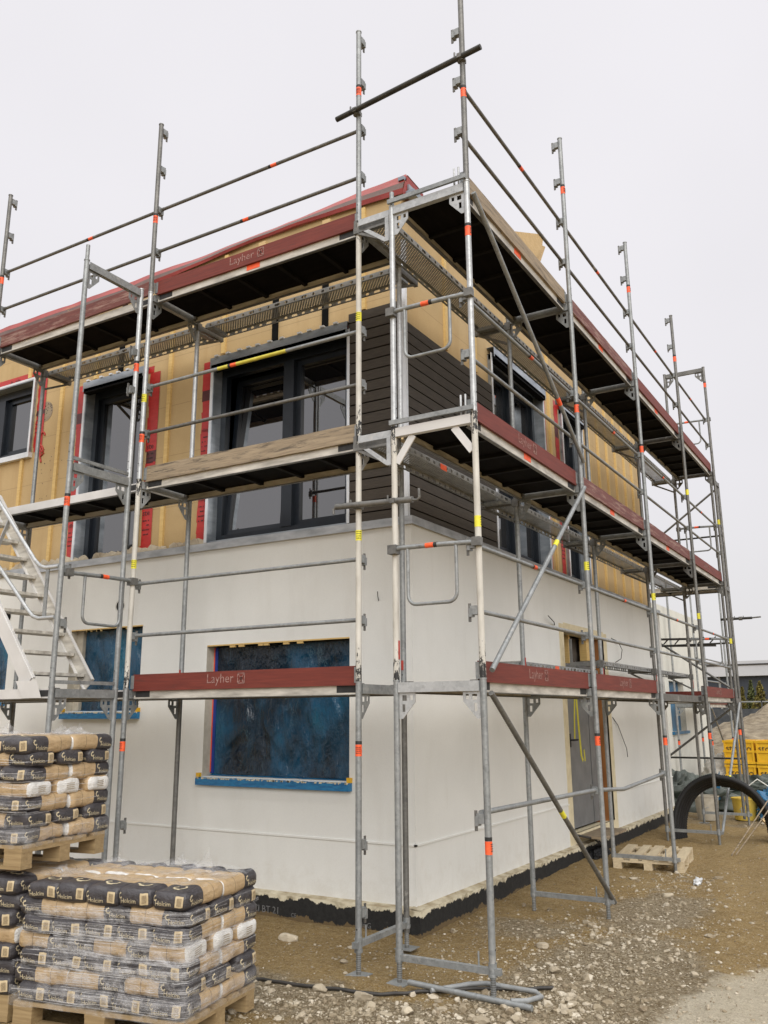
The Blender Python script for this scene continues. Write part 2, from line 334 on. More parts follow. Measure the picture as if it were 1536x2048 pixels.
cdk = mixc(t, math_(t, 'GREATER_THAN', X, .200), cdk, ramp_(t, kn, [(.3, (.66, .65, .62)), (.7, (.80, .79, .76))]))
t.links.new(cdk, b.inputs['Base Color']); b.inputs['Roughness'].default_value = .42
b.inputs['Coat Weight'].default_value = .35; b.inputs['Coat Roughness'].default_value = .18
bump_(t, b, noise_(t, coord(t, (1, 2, 2), rand=True), 11, 7, .68), .9, .02); M['bag'] = m
M['bag_label'] = simple('bag label', (.46, .36, .21), (.60, .49, .31), 30, .5)
M['bag_print'] = simple('bag print', (.52, .44, .28), (.62, .54, .36), 30, .5)
M['bag_code'] = simple('small print', (.20, .15, .09), (.42, .33, .2), 130, .6)
# stretch film
m, t, b = nmat('stretch film'); b.inputs['Base Color'].default_value = (.85, .85, .86, 1); b.inputs['Roughness'].default_value = .12
b.inputs['Specular IOR Level'].default_value = .8
v = coord(t, (2, 2, 2)); n = noise_(t, v, 7, 7, .7); bump_(t, b, n, .9, .03)
tr = N(t, 'ShaderNodeBsdfTransparent'); ms = N(t, 'ShaderNodeMixShader')
f = N(t, 'ShaderNodeMapRange'); f.inputs['From Min'].default_value = .38; f.inputs['From Max'].default_value = .75; f.inputs['To Min'].default_value = .01; f.inputs['To Max'].default_value = .30
t.links.new(n, f.inputs['Value']); t.links.new(f.outputs[0], ms.inputs[0]); t.links.new(tr.outputs[0], ms.inputs[1]); t.links.new(b.outputs[0], ms.inputs[2])
t.links.new(ms.outputs[0], t.nodes['Material Output'].inputs[0]); M['film'] = m
m = m.copy(); m.name = 'stretch film strand'; t = m.node_tree
for n_ in t.nodes:
    if n_.type == 'MAP_RANGE': n_.inputs['To Min'].default_value = .22; n_.inputs['To Max'].default_value = .55
M['film_strand'] = m
# ------------------------------------------------------------------ mesh helpers
class MB:
    def __init__(s): s.v = []; s.f = []; s.mi = []; s.sm = []; s.mats = []; s.cur = 0; s.smooth = False
    def mat(s, key):
        m = M[key]
        if m not in s.mats: s.mats.append(m)
        s.cur = s.mats.index(m); return s
    def add(s, vs, fs, smooth=None):
        o = len(s.v); s.v += [tuple(x) for x in vs]
        for f in fs:
            s.f.append([i+o for i in f]); s.mi.append(s.cur); s.sm.append(s.smooth if smooth is None else smooth)
        return s
    def box(s, x0, x1, y0, y1, z0, z1, mtx=None):
        vs = [Vector((x, y, z)) for z in (z0, z1) for y in (y0, y1) for x in (x0, x1)]
        if mtx is not None: vs = [mtx @ p for p in vs]
        return s.add(vs, [(0, 2, 3, 1), (4, 5, 7, 6), (0, 1, 5, 4), (2, 6, 7, 3), (0, 4, 6, 2), (1, 3, 7, 5)], False)
    def bar(s, p0, p1, w, h, up=(0, 0, 1)):
        p0, p1 = Vector(p0), Vector(p1); d = p1-p0; L = d.length; d.normalize(); u = Vector(up)
        if abs(d.dot(u)) > .99: u = Vector((1, 0, 0))
        r = d.cross(u).normalized(); u = r.cross(d)
        m = Matrix((d, r, u)).transposed().to_4x4(); m.translation = p0
        return s.box(0, L, -w/2, w/2, -h/2, h/2, m)
    def path(s, pts, r, seg=12, caps=True, radii=None):
        pts = [Vector(p) for p in pts]; n = len(pts); vs = []; fs = []
        prev = None
        for i, p in enumerate(pts):
            a = pts[max(i-1, 0)]; c = pts[min(i+1, n-1)]; d = (c-a).normalized()
            if prev is None:
                u = Vector((0, 0, 1)) if abs(d.z) < .95 else Vector((1, 0, 0))
                x = d.cross(u).normalized()
            else: x = (prev - d*prev.dot(d)).normalized()
            prev = x; y = d.cross(x); rr = radii[i] if radii else r
            for k in range(seg):
                an = 2*math.pi*k/seg; vs.append(p + (x*math.cos(an)+y*math.sin(an))*rr)
        for i in range(n-1):
            for k in range(seg):
                a = i*seg+k; b_ = i*seg+(k+1) % seg; fs.append((a, b_, b_+seg, a+seg))
        s.add(vs, fs, True)
        if caps:
            s.add(vs[:seg], [tuple(range(seg))[::-1]], False); s.add(vs[-seg:], [tuple(range(seg))], False)
        return s
    def tube(s, p0, p1, r=.02415, seg=14): return s.path([p0, p1], r, seg)
    def prism(s, outer, holes, th, mtx):
        loops = [[Vector((x, y, 0)) for x, y in outer]] + [[Vector((x, y, 0)) for x, y in h] for h in holes]
        tris = tessellate_polygon(loops); flat = [p for l in loops for p in l]
        for z, rev in ((th/2, False), (-th/2, True)):
            vs = [mtx @ Vector((p.x, p.y, z)) for p in flat]; s.add(vs, [tuple(t)[::-1] if rev else tuple(t) for t in tris], False)
        for l in loops:
            n = len(l); vs = [mtx @ Vector((p.x, p.y, z)) for z in (-th/2, th/2) for p in l]
            s.add(vs, [(i, (i+1) % n, n+(i+1) % n, n+i) for i in range(n)], False)
        return s
    def grid(s, fn, nu, nv, smooth=True, wrapu=False):
        vs = [fn(i/nu, j/nv) for j in range(nv+1) for i in range(nu+1)]
        fs = [(j*(nu+1)+i, j*(nu+1)+i+1, (j+1)*(nu+1)+i+1, (j+1)*(nu+1)+i) for j in range(nv) for i in range(nu)]
        return s.add(vs, fs, smooth)
    def text(s, body, mtx, size=.1, fit=None, fn=None):
        vs, fs, w = text_geo(body)
        k = size if fit is None else fit/w
        vs = [Vector((x*k, y*k, 0)) for x, y in vs]
        if fn: vs = [fn(p.x, p.y) for p in vs]
        if mtx is not None: vs = [mtx @ p for p in vs]
        return s.add(vs, fs, False)
    def mesh(s, name):
        me = bpy.data.meshes.new(name); me.from_pydata(s.v, [], s.f)
        for m in s.mats: me.materials.append(m)
        me.polygons.foreach_set('material_index', s.mi); me.polygons.foreach_set('use_smooth', s.sm); me.update()
        return me
    def build(s, name, parent=None, loc=(0, 0, 0), rot=0, **tags): return put(name, s.mesh(name), parent, loc, rot, **tags)
_tx = {}
def text_geo(body):
    if body not in _tx:
        cu = bpy.data.curves.new('lettering', 'FONT'); cu.body = body; cu.resolution_u = 2; cu.size = 1
        o = bpy.data.objects.new('lettering', cu); COL.objects.link(o)
        dg = bpy.context.evaluated_depsgraph_get(); dg.update(); me = bpy.data.meshes.new_from_object(o.evaluated_get(dg))
        vs = [(v.co.x, v.co.y) for v in me.vertices]; fs = [tuple(p.vertices) for p in me.polygons]
        x0 = min(v[0] for v in vs); w = max(v[0] for v in vs)-x0; vs = [(x-x0, y) for x, y in vs]
        bpy.data.objects.remove(o); bpy.data.curves.remove(cu); bpy.data.meshes.remove(me); _tx[body] = (vs, fs, w)
    return _tx[body]
def put(name, me, parent=None, loc=(0, 0, 0), rot=0, **tags):
    o = bpy.data.objects.new(name, me); COL.objects.link(o); o.location = loc
    if isinstance(rot, (int, float)): o.rotation_euler = (0, 0, rot)
    else: o.rotation_euler = rot
    if parent is not None: o.parent = parent
    for k, v in tags.items(): o[k] = v
    return o
def thing(name, label, category, loc, rot=0, group=None):
    o = bpy.data.objects.new(name, None); COL.objects.link(o); o.location = loc; o.rotation_euler = (0, 0, rot)
    o.empty_display_size = .2; o['label'] = label; o['category'] = category
    if group: o['group'] = group
    return o
def frame(origin, xdir, ydir):
    x = Vector(xdir).normalized(); y = Vector(ydir).normalized(); z = x.cross(y)
    m = Matrix((x, y, z)).transposed().to_4x4(); m.translation = Vector(origin); return m
def wall_panel(mb, mtx, x0, x1, z0, z1, holes, depth, matkey, revkey):
    """front skin in the local x-z plane (outside is local -y) with real openings and their reveals"""
    xs = sorted({x0, x1, *[h[i] for h in holes for i in (0, 1)]}); zs = sorted({z0, z1, *[h[i] for h in holes for i in (2, 3)]})
    mb.mat(matkey)
    for i in range(len(xs)-1):
        for j in range(len(zs)-1):
            cx, cz = (xs[i]+xs[i+1])/2, (zs[j]+zs[j+1])/2
            if any(h[0] < cx < h[1] and h[2] < cz < h[3] for h in holes): continue
            mb.add([mtx @ Vector(p) for p in ((xs[i], 0, zs[j]), (xs[i+1], 0, zs[j]), (xs[i+1], 0, zs[j+1]), (xs[i], 0, zs[j+1]))], [(0, 1, 2, 3)])
    mb.mat(revkey)
    for a, b_, c, d in holes:
        q = [(a, c), (b_, c), (b_, d), (a, d)]
        for k in range(4):
            (xa, za), (xb, zb) = q[k], q[(k+1) % 4]
            mb.add([mtx @ Vector(p) for p in ((xa, 0, za), (xa, depth, za), (xb, depth, zb), (xb, 0, zb))], [(0, 1, 2, 3)])

# ------------------------------------------------------------------ ground
GZ = -.125
def gheight(x, y):
    p = Vector((x*.35, y*.35, 0)); n = mnoise.noise(p)*.035 + mnoise.noise(p*4.3)*.016 + mnoise.noise(p*13)*.012+mnoise.noise(p*34)*.008+mnoise.noise(p*75)*.005-.022*math.exp(-((x-2.25+.18*y)/.16)**2)-.018*math.exp(-((x-1.75+.18*y)/.12)**2)
    near = min(1, max(0, (math.hypot(x-3.3, y+6.6)-.5)/3))
    h = GZ + n*near
    # bank of earth heaped against the plinth along the side wall
    d = x+.44
    if y > .2 and -1.2 < d: h += .035*math.exp(-max(d, 0)*2.6)*min(1, (y-.2)/2.2)*(1 if y < 10 else max(0, 1-(y-10)/2))
    d2 = .26-y
    if x < -.5 and d2 > -.8: h += .02*math.exp(-max(d2, 0)*2.2)
    return h
def build_ground():
    mb = MB().mat('dirt'); mb.smooth = True
    def axis(lo, hi, c0, c1, fine):
        a = []; x = c0
        while x < c1: a.append(x); x += fine
        st = fine
        while x < hi: a.append(x); st *= 1.25; x += st
        a.append(hi); x = c0; st = fine; L = []
        while True:
            st *= 1.25; x -= st
            if x < lo: L.append(lo); break
            L.append(x)
        return L[::-1]+a
    xs = axis(-900, 900, -4, 4.2, .045); ys = axis(-300, 1500, -6.2, 8.2, .05)
    vs = []; g = []; sd = []
    for y in ys:
        for x in xs:
            far = math.hypot(x, y) > 40
            vs.append((x, y, GZ if far else gheight(x, y)))
            k = 0
            # gravel belts : in front of the corner, along the open side, right of the scaffold
            k = max(k, 1-abs(y+1.55+.1*x)/.75) if -1.9 < x < 2.2 else k
            k = max(k, 1-math.hypot((x-1.25)/1.0, (y+.6)/2.6)**2)
            k = max(k, .8-math.hypot((x-1.0)/.8, (y-2.2)/1.8)**2)
            k = max(k, .85-math.hypot((x-2.2)/1.2, (y+2.0)/2.2)**2)
            k = max(k, .7-math.hypot((x-.2)/1.0, (y-1.0)/.9)**2*1.2)
            if y > 9: k = max(k, .55)
            g.append(max(0, min(1, k)))
            sd.append(max(0, min(1, 1.35-math.hypot((x-2.75)/1.05, (y+.9)/2.3)**2)))
    nx = len(xs); fs = [(j*nx+i, j*nx+i+1, (j+1)*nx+i+1, (j+1)*nx+i) for j in range(len(ys)-1) for i in range(nx-1)]
    mb.add(vs, fs, True); me = mb.mesh('ground')
    for nm, d in (('gravel', g), ('sand', sd)):
        a = me.attributes.new(nm, 'FLOAT', 'POINT'); a.data.foreach_set('value', d)
    put('ground', me, kind='structure')
build_ground()

# ------------------------------------------------------------------ house
HX, HY = -.521, .34            # outer corner of the rendered ground floor
HL, HD = 9.4, 9.35             # length of the long front, depth of the side
house = thing('house', 'two storey house under construction, pale rendered ground floor, timber board upper floor', 'house', (HX, HY, GZ))
def H(x, y, z): return (x-HX, y-HY, z-GZ)
ho = dict(parent=house, loc=(-HX, -HY, -GZ))       # parts below are written in world coordinates
mL = Matrix.Translation((0, HY, 0)); mR = frame((HX, 0, 0), (0, 1, 0), (-1, 0, 0)); mR = Matrix(((0, -1, 0, HX), (1, 0, 0, 0), (0, 0, 1, 0), (0, 0, 0, 1)))
ZP = 3.45
W_L = [(-2.99, -1.205, 1.09, 2.40), (-5.12, -3.95, 1.74, 2.67), (-8.0, -6.25, 1.90, 2.80)]
D_R = (4.42, 6.14, .22, 2.72)
def holes_round(mtx): pass
mb = MB(); wall_panel(mb, mL, HX-HL, HX, .09, ZP, W_L, .17, 'plaster', 'reveal')
wall_panel(mb, mR, HY, HY+HD, .09, ZP, [D_R], .14, 'plaster', 'basecoat')
mb.mat('plaster'); mb.add([(HX, HY+HD, .09), (HX-HL, HY+HD, .09), (HX-HL, HY+HD, ZP), (HX, HY+HD, ZP)], [(0, 1, 2, 3)])
mb.add([(HX-HL, HY, .09), (HX-HL, HY+HD, .09), (HX-HL, HY+HD, ZP), (HX-HL, HY, ZP)], [(3, 2, 1, 0)])
mb.add([(HX-HL, HY, ZP), (HX, HY, ZP), (HX, HY+HD, ZP), (HX-HL, HY+HD, ZP)], [(0, 1, 2, 3)])
# shadow-gap groove : a thin raised drip bead
mb.box(HX-HL, HX+.012, HY-.012, HY+.01, .575, .590)
for a, b_ in ((HY-.012, D_R[0]-.16), (D_R[1]+.16, HY+HD)): mb.box(HX-.01, HX+.012, a, b_, .575, .590)
mb.build('ground_floor_wall', **ho)
# base coat borders left bare round the door
mb = MB().mat('basecoat')
mb.box(HX-.02, HX+.003, D_R[0]-.17, D_R[0], .10, D_R[3]+.10); mb.box(HX-.02, HX+.003, D_R[1], D_R[1]+.16, .10, D_R[3]+.10)
mb.box(HX-.02, HX+.003, D_R[0], D_R[1], D_R[3], D_R[3]+.12); mb.box(HX-.02, HX+.0032, D_R[0], D_R[1], .10, D_R[2])
mb.build('door_border', **ho)
# plinth
mb = MB().mat('plinth'); px, py = HX+.075, HY-.075
mb.grid(lambda u, v: (HX-HL+(px-HX+HL)*u, py, -.45+.53*v), 60, 10, False)
mb.grid(lambda u, v: (px, py+(HY+HD+.07-py)*u, -.45+.53*v), 60, 10, False)
mb.mat('ledge')
mb.grid(lambda u, v: (HX-HL+(px-HX+HL)*u, py+.10*v, .08+.020*v), 60, 2, False)
mb.grid(lambda u, v: (px-.10*v, py+(HY+HD+.07-py)*u, .0803+.020*v), 60, 2, False)
mb.add([(HX-HL, HY+HD, -.45), (px, HY+HD+.07, -.45), (px, HY+HD+.07, .08), (HX-HL, HY+HD, .08)], [(0, 1, 2, 3)])
pl = mb.build('plinth', **ho)
for txt, x, z, sz in (('CI BT 21', -2.22, -.085, .085), ('CE', -1.78, -.095, .05), ('Bit G', -1.05, -.10, .06), ('|||||', -1.05, -.155, .05)):
    MB().mat('plinth_ink').text(txt, frame((x, py-.002, z), (1, 0, 0), (0, 0, 1)), sz).build('lettering', parent=pl)
# wires, scratch
mb = MB().mat('ink')
mb.path([(-.875, HY-.01, 2.72), (-.872, HY-.03, 2.76), (-.862, HY-.05, 2.80)], .004, 6)
mb.build('wall_tie', **ho)
for pts in ([(0, 6.55, 2.78), (.05, 6.75, 2.74), (.07, 6.86, 2.62), (.06, 6.80, 2.48), (.03, 6.6, 2.42)],
            [(0, 6.35, 1.62), (.03, 6.5, 1.5), (.04, 6.68, 1.30), (.05, 6.80, 1.16), (.05, 6.82, 1.04)],
            [(0, 4.1, 2.78), (.05, 3.95, 2.80), (.06, 3.72, 2.86)]):
    MB().mat('cable').path([(HX+a, y, z) for a, y, z in pts], .006, 6).build('cable_end', **ho)
for x, z, r in ((-4.33, 2.905, .062), (-6.33, 2.905, .062)):
    mb = MB().mat('reveal'); mb.path([(x, HY-.004, z), (x, HY+.12, z)], r+.012, 20, caps=False); mb.mat('black_void')
    mb.path([(x, HY-.003, z), (x, HY-.001, z)], r, 20); mb.build('vent_hole', **ho)

# ---- lower windows wrapped in blue film
def low_window(a, b_, c, d, inset=0):
    yb = HY+.17; w = MB().mat('anthracite')
    for x0, x1, z0, z1 in ((a, a+.07, c, d), (b_-.07, b_, c, d), (a+.07, b_-.07, c, c+.07), (a+.07, b_-.07, d-.07, d), ((a+b_)/2-.06, (a+b_)/2+.06, c+.07, d-.07)):
        w.box(x0, x1, yb-.01, yb+.05, z0, z1)
    w = w.build('window', **ho)
    f = MB().mat('film_blue')
    if inset: w2_ = MB().mat('reveal').box(a+.001, a+inset, yb-.075, yb-.02, c, d).build('reveal_board', parent=w)
    def fn(u, v):
        x = a+.02+inset+(b_-a-.03-inset)*u; z = c+.01+(d-c-.03)*v
        q = mnoise.noise(Vector((x*3, z*2.2, 1.7)))*.022+mnoise.noise(Vector((x*9, z*6, 4)))*.008
        for kx, kz, ph in ((7, 3.1, 0), (5, -4.2, 2), (9.5, .8, 4)):
            w_ = math.sin(x*kx+z*kz+ph+1.5*mnoise.noise(Vector((x*1.5, z*1.5, ph)))); q += .018*max(0, abs(w_)-.82)/.18*(.5+mnoise.noise(Vector((x*2, z*2, ph+5))))
        e = min(1, min(u, 1-u, v, 1-v)*9)
        return (x, yb-.045+q*e, z)
    f.grid(fn, 110, 90); f.build('masking_film', parent=w)
    t_ = MB().mat('blue_tape')
    if not inset: t_.box(a+.002, a+.045, yb-.050, yb-.03, c+.02, d-.02); t_.mat('orange').box(a+.0015, a+.010, yb-.058, yb-.050, c+.03, d-.02)
    t_.mat('batten').box(a+.004, b_, HY-.004, HY+.012, d-.014, d-.0005)
    for i in range(6): q = a+.2+(b_-a-.3)*random.random(); t_.box(q, q+.07, HY+.0, HY+.02, d-.035, d-.0145)
    t_.build('masking_tape', parent=w)
    sl = MB().mat('sill_blue')
    sl.grid(lambda u, v: (a-.04+(b_-a+.07)*u, HY-.055+.20*v, c-.02+.03*v+.006*mnoise.noise(Vector((u*14, v*4, a)))), 50, 6)
    sl.grid(lambda u, v: (a-.04+(b_-a+.07)*u, HY-.055+.004*mnoise.noise(Vector((u*17, v*3, 2+a))), c-.085+.065*v+.006*v*mnoise.noise(Vector((u*14, 0, a)))), 50, 4)
    for xx in (a-.04, b_+.03): sl.add([(xx, HY-.055, c-.085), (xx, HY+.0, c-.085), (xx, HY+.0, c-.01), (xx, HY-.055, c-.02)], [(0, 1, 2, 3)])
    sl.add([(a-.04, HY-.055, c-.085), (b_+.03, HY-.055, c-.085), (b_+.03, HY, c-.085), (a-.04, HY, c-.085)], [(3, 2, 1, 0)])
    sl.mat('crumbs')
    for i in range(95):
        x = a-.03+(b_-a+.05)*random.random(); l = random.uniform(.004, .03); h = random.uniform(.003, .009); y = HY-.058+random.uniform(0, .03)*(random.random() < .5)
        sl.box(x, x+l, y, y+.012, c-.026, c-.018+h)
    sl.mat('crate_yellow').box(b_-.012, b_+.034, HY-.03, HY+.0, c-.012, c+.032); sl.box(a-.05, a-.005, HY-.035, HY-.002, c-.008, c+.03)
    sl.build('sill', parent=w)
for h in W_L: low_window(*h, inset=0 if h is W_L[0] else .10)

# ---- side door
y0, y1, z0, z1 = D_R; xb = HX-.08
fr = MB().mat('black_void'); fr.box(xb-.30, xb-.28, y0-.1, y1+.1, z0, z1)
fr.mat('door_frame'); fr.box(xb-.10, xb+.02, y0+1.34, y0+1.42, z0, z1); fr.box(xb-.10, xb+.05, y1-.16, y1-.02, z0, z1)
fr.mat('bark'); fr.box(xb-.2, xb-.16, y0, y1, 2.30, z1); fr.mat('batten'); fr.box(xb-.12, xb-.04, y0+.52, y0+.58, 2.34, z1); fr.box(xb-.10, xb+.003, y0+1.16, y0+1.30, 2.34, z1); fr.mat('pine').box(xb-.09, xb, y0+1.46, y0+1.50, z0, z1)
fr.mat('bark').box(xb-.2, xb-.08, y0+1.50, y1-.16, z0, z1)
door = fr.build('door', **ho)
lf = MB().mat('door'); lf.box(xb-.05, xb-.01, y0+.01, y0+1.08, z0+.03, 2.16); lf.box(xb-.05, xb-.006, y0+1.10, y0+1.32, z0+.03, 2.16)
lf.mat('galv_dark'); lf.box(xb-.06, xb+.05, y0+.005, y0+1.32, 2.17, 2.32)
lf = lf.build('door_leaf', parent=door)
hd = MB().mat('ink'); hd.box(xb-.012, xb-.002, y0+.27, y0+.31, 1.25, 1.42); hd.path([(xb-.005, y0+.29, 1.34), (xb+.045, y0+.29, 1.34), (xb+.045, y0+.44, 1.34)], .012, 8); hd.build('handle', parent=lf)
sp = MB().mat('blue_disc')
sp.path([(xb-.011, y0+.56, 1.98), (xb-.005, y0+.56, 1.98)], .085, 20); sp.mat('conduit').path([(xb-.006, y0+.58, 1.945), (xb-.003, y0+.58, 1.945)], .045, 14)
sp.mat('yellow_spray')
for pts, r in (([(.56, 1.90), (.50, 1.6), (.47, 1.35)], .022), ([(.62, 1.90), (.66, 1.45), (.70, 1.12)], .030), ([(.70, 1.12), (.76, 1.06)], .024), ([(.82, 1.2), (.84, 1.05)], .02)):
    for (ya, za), (yb_, zb_) in zip(pts[:-1], pts[1:]): sp.bar((xb-.0085, y0+ya, za), (xb-.0085, y0+yb_, zb_), .004, r*2, up=(0, 1, 0))
sp.build('paint_marks', parent=lf)

# ---- upper floor : fibreboard sheathing, battens, flashing
SY, SX = HY+.15, HX-.15
U_L = [(-3.15, -1.30, 3.53, 5.62), (-5.31, -4.27, 3.47, 5.77), (-8.0, -6.38, 5.10, 6.13)]
U_R = [(2.62, 4.36, 3.52, 6.00), (5.15, 6.05, 3.52, 6.05)]
ZT = 7.08
mb = MB()
wall_panel(mb, Matrix.Translation((0, SY, 0)), SX-HL+.3, SX, ZP, ZT, U_L, .02, 'fibre', 'fibre')
wall_panel(mb, Matrix(((0, -1, 0, SX), (1, 0, 0, 0), (0, 0, 1, 0), (0, 0, 0, 1))), SY, HY+HD-.15, ZP, ZT, U_R, .02, 'fibre', 'fibre')
yb_ = HY+HD-.15; xl = SX-HL+.3
mb.add([(SX, yb_, ZP), (xl, yb_, ZP), (xl, yb_, ZT), (SX, yb_, ZT)], [(0, 1, 2, 3)])
mb.add([(xl, SY, ZP), (xl, yb_, ZP), (xl, yb_, ZT), (xl, SY, ZT)], [(3, 2, 1, 0)])
mb.add([(xl, SY, ZT-.25), (SX, SY, ZT-.25), (SX, yb_, ZT-.25), (xl, yb_, ZT-.25)], [(0, 1, 2, 3)])
mb.build('upper_floor_wall', **ho)
bx = [-1.13, -3.88, -5.83, -6.53, -7.9, -8.6]
def batten_l(x, z0, z1): MB().mat('batten').box(x-.028, x+.028, SY-.03, SY+.001, z0, z1).build('batten', **ho)
for x in bx:
    if x < -6.38 and x > -8: batten_l(x, ZP+.05, U_L[2][2]-.06); batten_l(x, U_L[2][3]+.06, ZT-.06)
    else: batten_l(x, ZP+.05 if x < -1.35 else 5.82, ZT-.06)
batten_l(-3.05, 5.76, ZT-.06); batten_l(-5.2, 5.9, ZT-.06)
for x in (-2.30, -1.62, -4.75): MB().mat('black_void').box(x-.035, x+.035, SY-.028, SY+.001, 5.70 if x > -4 else 5.90, ZT-.1).build('dark_batten', **ho)
for y in (1.45, 2.22, 4.72, 6.5, 7.0, 7.5, 8.0, 8.55, 9.05):
    MB().mat('batten').box(SX-.001, SX+.03, y-.028, y+.028, ZP+.05 if y > 2.6 else 5.62, ZT-.06).build('batten', **ho)
# horizontal seams as thin battens near top
# zinc flashing over the render
mb = MB().mat('zinc_flash')
mb.box(HX-HL, HX+.028, HY-.028, HY-.024, ZP-.035, ZP+.045); mb.box(HX+.024, HX+.028, HY-.024, HY+HD, ZP-.035, ZP+.045)
mb.add([(HX-HL, HY-.028, ZP+.045), (HX+.028, HY-.028, ZP+.045), (SX, SY, ZP+.06), (HX-HL, SY, ZP+.06)], [(0, 1, 2, 3)])
mb.add([(HX+.028, HY-.028, ZP+.045), (HX+.028, HY+HD, ZP+.045), (SX, HY+HD, ZP+.06), (SX, SY, ZP+.06)], [(0, 1, 2, 3)])
mb.build('flashing', **ho)
# cladding boards
def boards(n0, n1, base, fn):
    mb = MB()
    for i in range(n0, n1):
        z = base+i*.1146; mb.mat('clad'); fn(mb, z, z+.100+.003*random.random(), 0)
    mb.mat('black_void'); fn(mb, base+.01, base+n1*.1146-.02, 1)
    return mb
CY, CX = HY+.085, HX-.085
def fl(mb, za, zb, back): mb.box(-1.285, CX-.03, CY+(.024 if back else 0), (SY-.004 if back else CY+.022), za, zb)
def frr(mb, za, zb, back): mb.box((SX+.004 if back else CX-.022), CX-(.024 if back else 0), CY+.03, 2.57, za, zb)
boards(0, 20, ZP+.055, fl).build('cladding', **ho); boards(0, 18, ZP+.055, frr).build('cladding', **ho)
MB().mat('zinc_lt').box(CX-.03, CX+.012, CY-.012, CY+.03, ZP+.05, 6.45).build('corner_profile', **ho)
# parapet and membrane
mb = MB()
def wav(x): return .035*mnoise.noise(Vector((x*1.3, 3, 0)))+.02*mnoise.noise(Vector((x*3.7, 8, 0)))
xr, xl2 = SX+.05, SX-HL+.3
def zz(x): return 7.00+.0*(x)
mb.mat('membrane')
def mtop(x): return 7.30+.050*max(-2.1, x+.6)+.012*min(0, x+2.7)+wav(x)*.45
def mbot(x): return min(7.02+.045*(-.6-x), 7.075) - .07*max(0, min(2.2, -2.6-x))
def prof(u, v, z0, z1, y0_, y1_):
    x = xl2+(xr-xl2)*u; top = mtop(x); bot = min(mbot(x), top-.07)
    z = bot+(top-bot)*(z0+(z1-z0)*v); bul = .03*mnoise.noise(Vector((x*2.2, z*3, 1)))
    return (x, SY-.02-(y0_+(y1_-y0_)*v)*.6+bul*.5, z)
mb.grid(lambda u, v: prof(u, v, 0, .22, .03, .05), 120, 3)
mb.mat('membrane_brown'); mb.grid(lambda u, v: prof(u, v, .22, .55, .05, .0), 120, 4)
mb.mat('membrane'); mb.grid(lambda u, v: prof(u, v, .55, 1, .0, -.10), 120, 5)
mb.grid(lambda u, v: (xl2+(xr-xl2)*u, SY+.07+.35*v, mtop(xl2+(xr-xl2)*u)-.02*v), 120, 2)
mb.add([(xr, SY-.04, 7.01), (xr, SY+.42, 7.01), (xr, SY+.42, 7.26), (xr, SY+.04, 7.28), (xr, SY-.04, 7.05)], [(0, 1, 2, 3, 4)])
mb.build('roof_membrane', **ho)
mb = MB().mat('zinc'); mb.box(SX+.06, SX+.16, SY+.0, SY+.2, 7.0, 7.06); mb.box(SX+.055, SX+.075, SY+.05, SY+.15, 7.06, 7.17); mb.box(SX-.02, SX+.05, SY-.02, SY+.04, 7.20, 7.24); mb.build('roof_edge_bracket', **ho)
for x in (-1.6, -2.5): MB().mat('pine').box(x-.05, x+.05, SY-.045, SY-.001, 6.92, 7.02).build('timber_block', **ho)

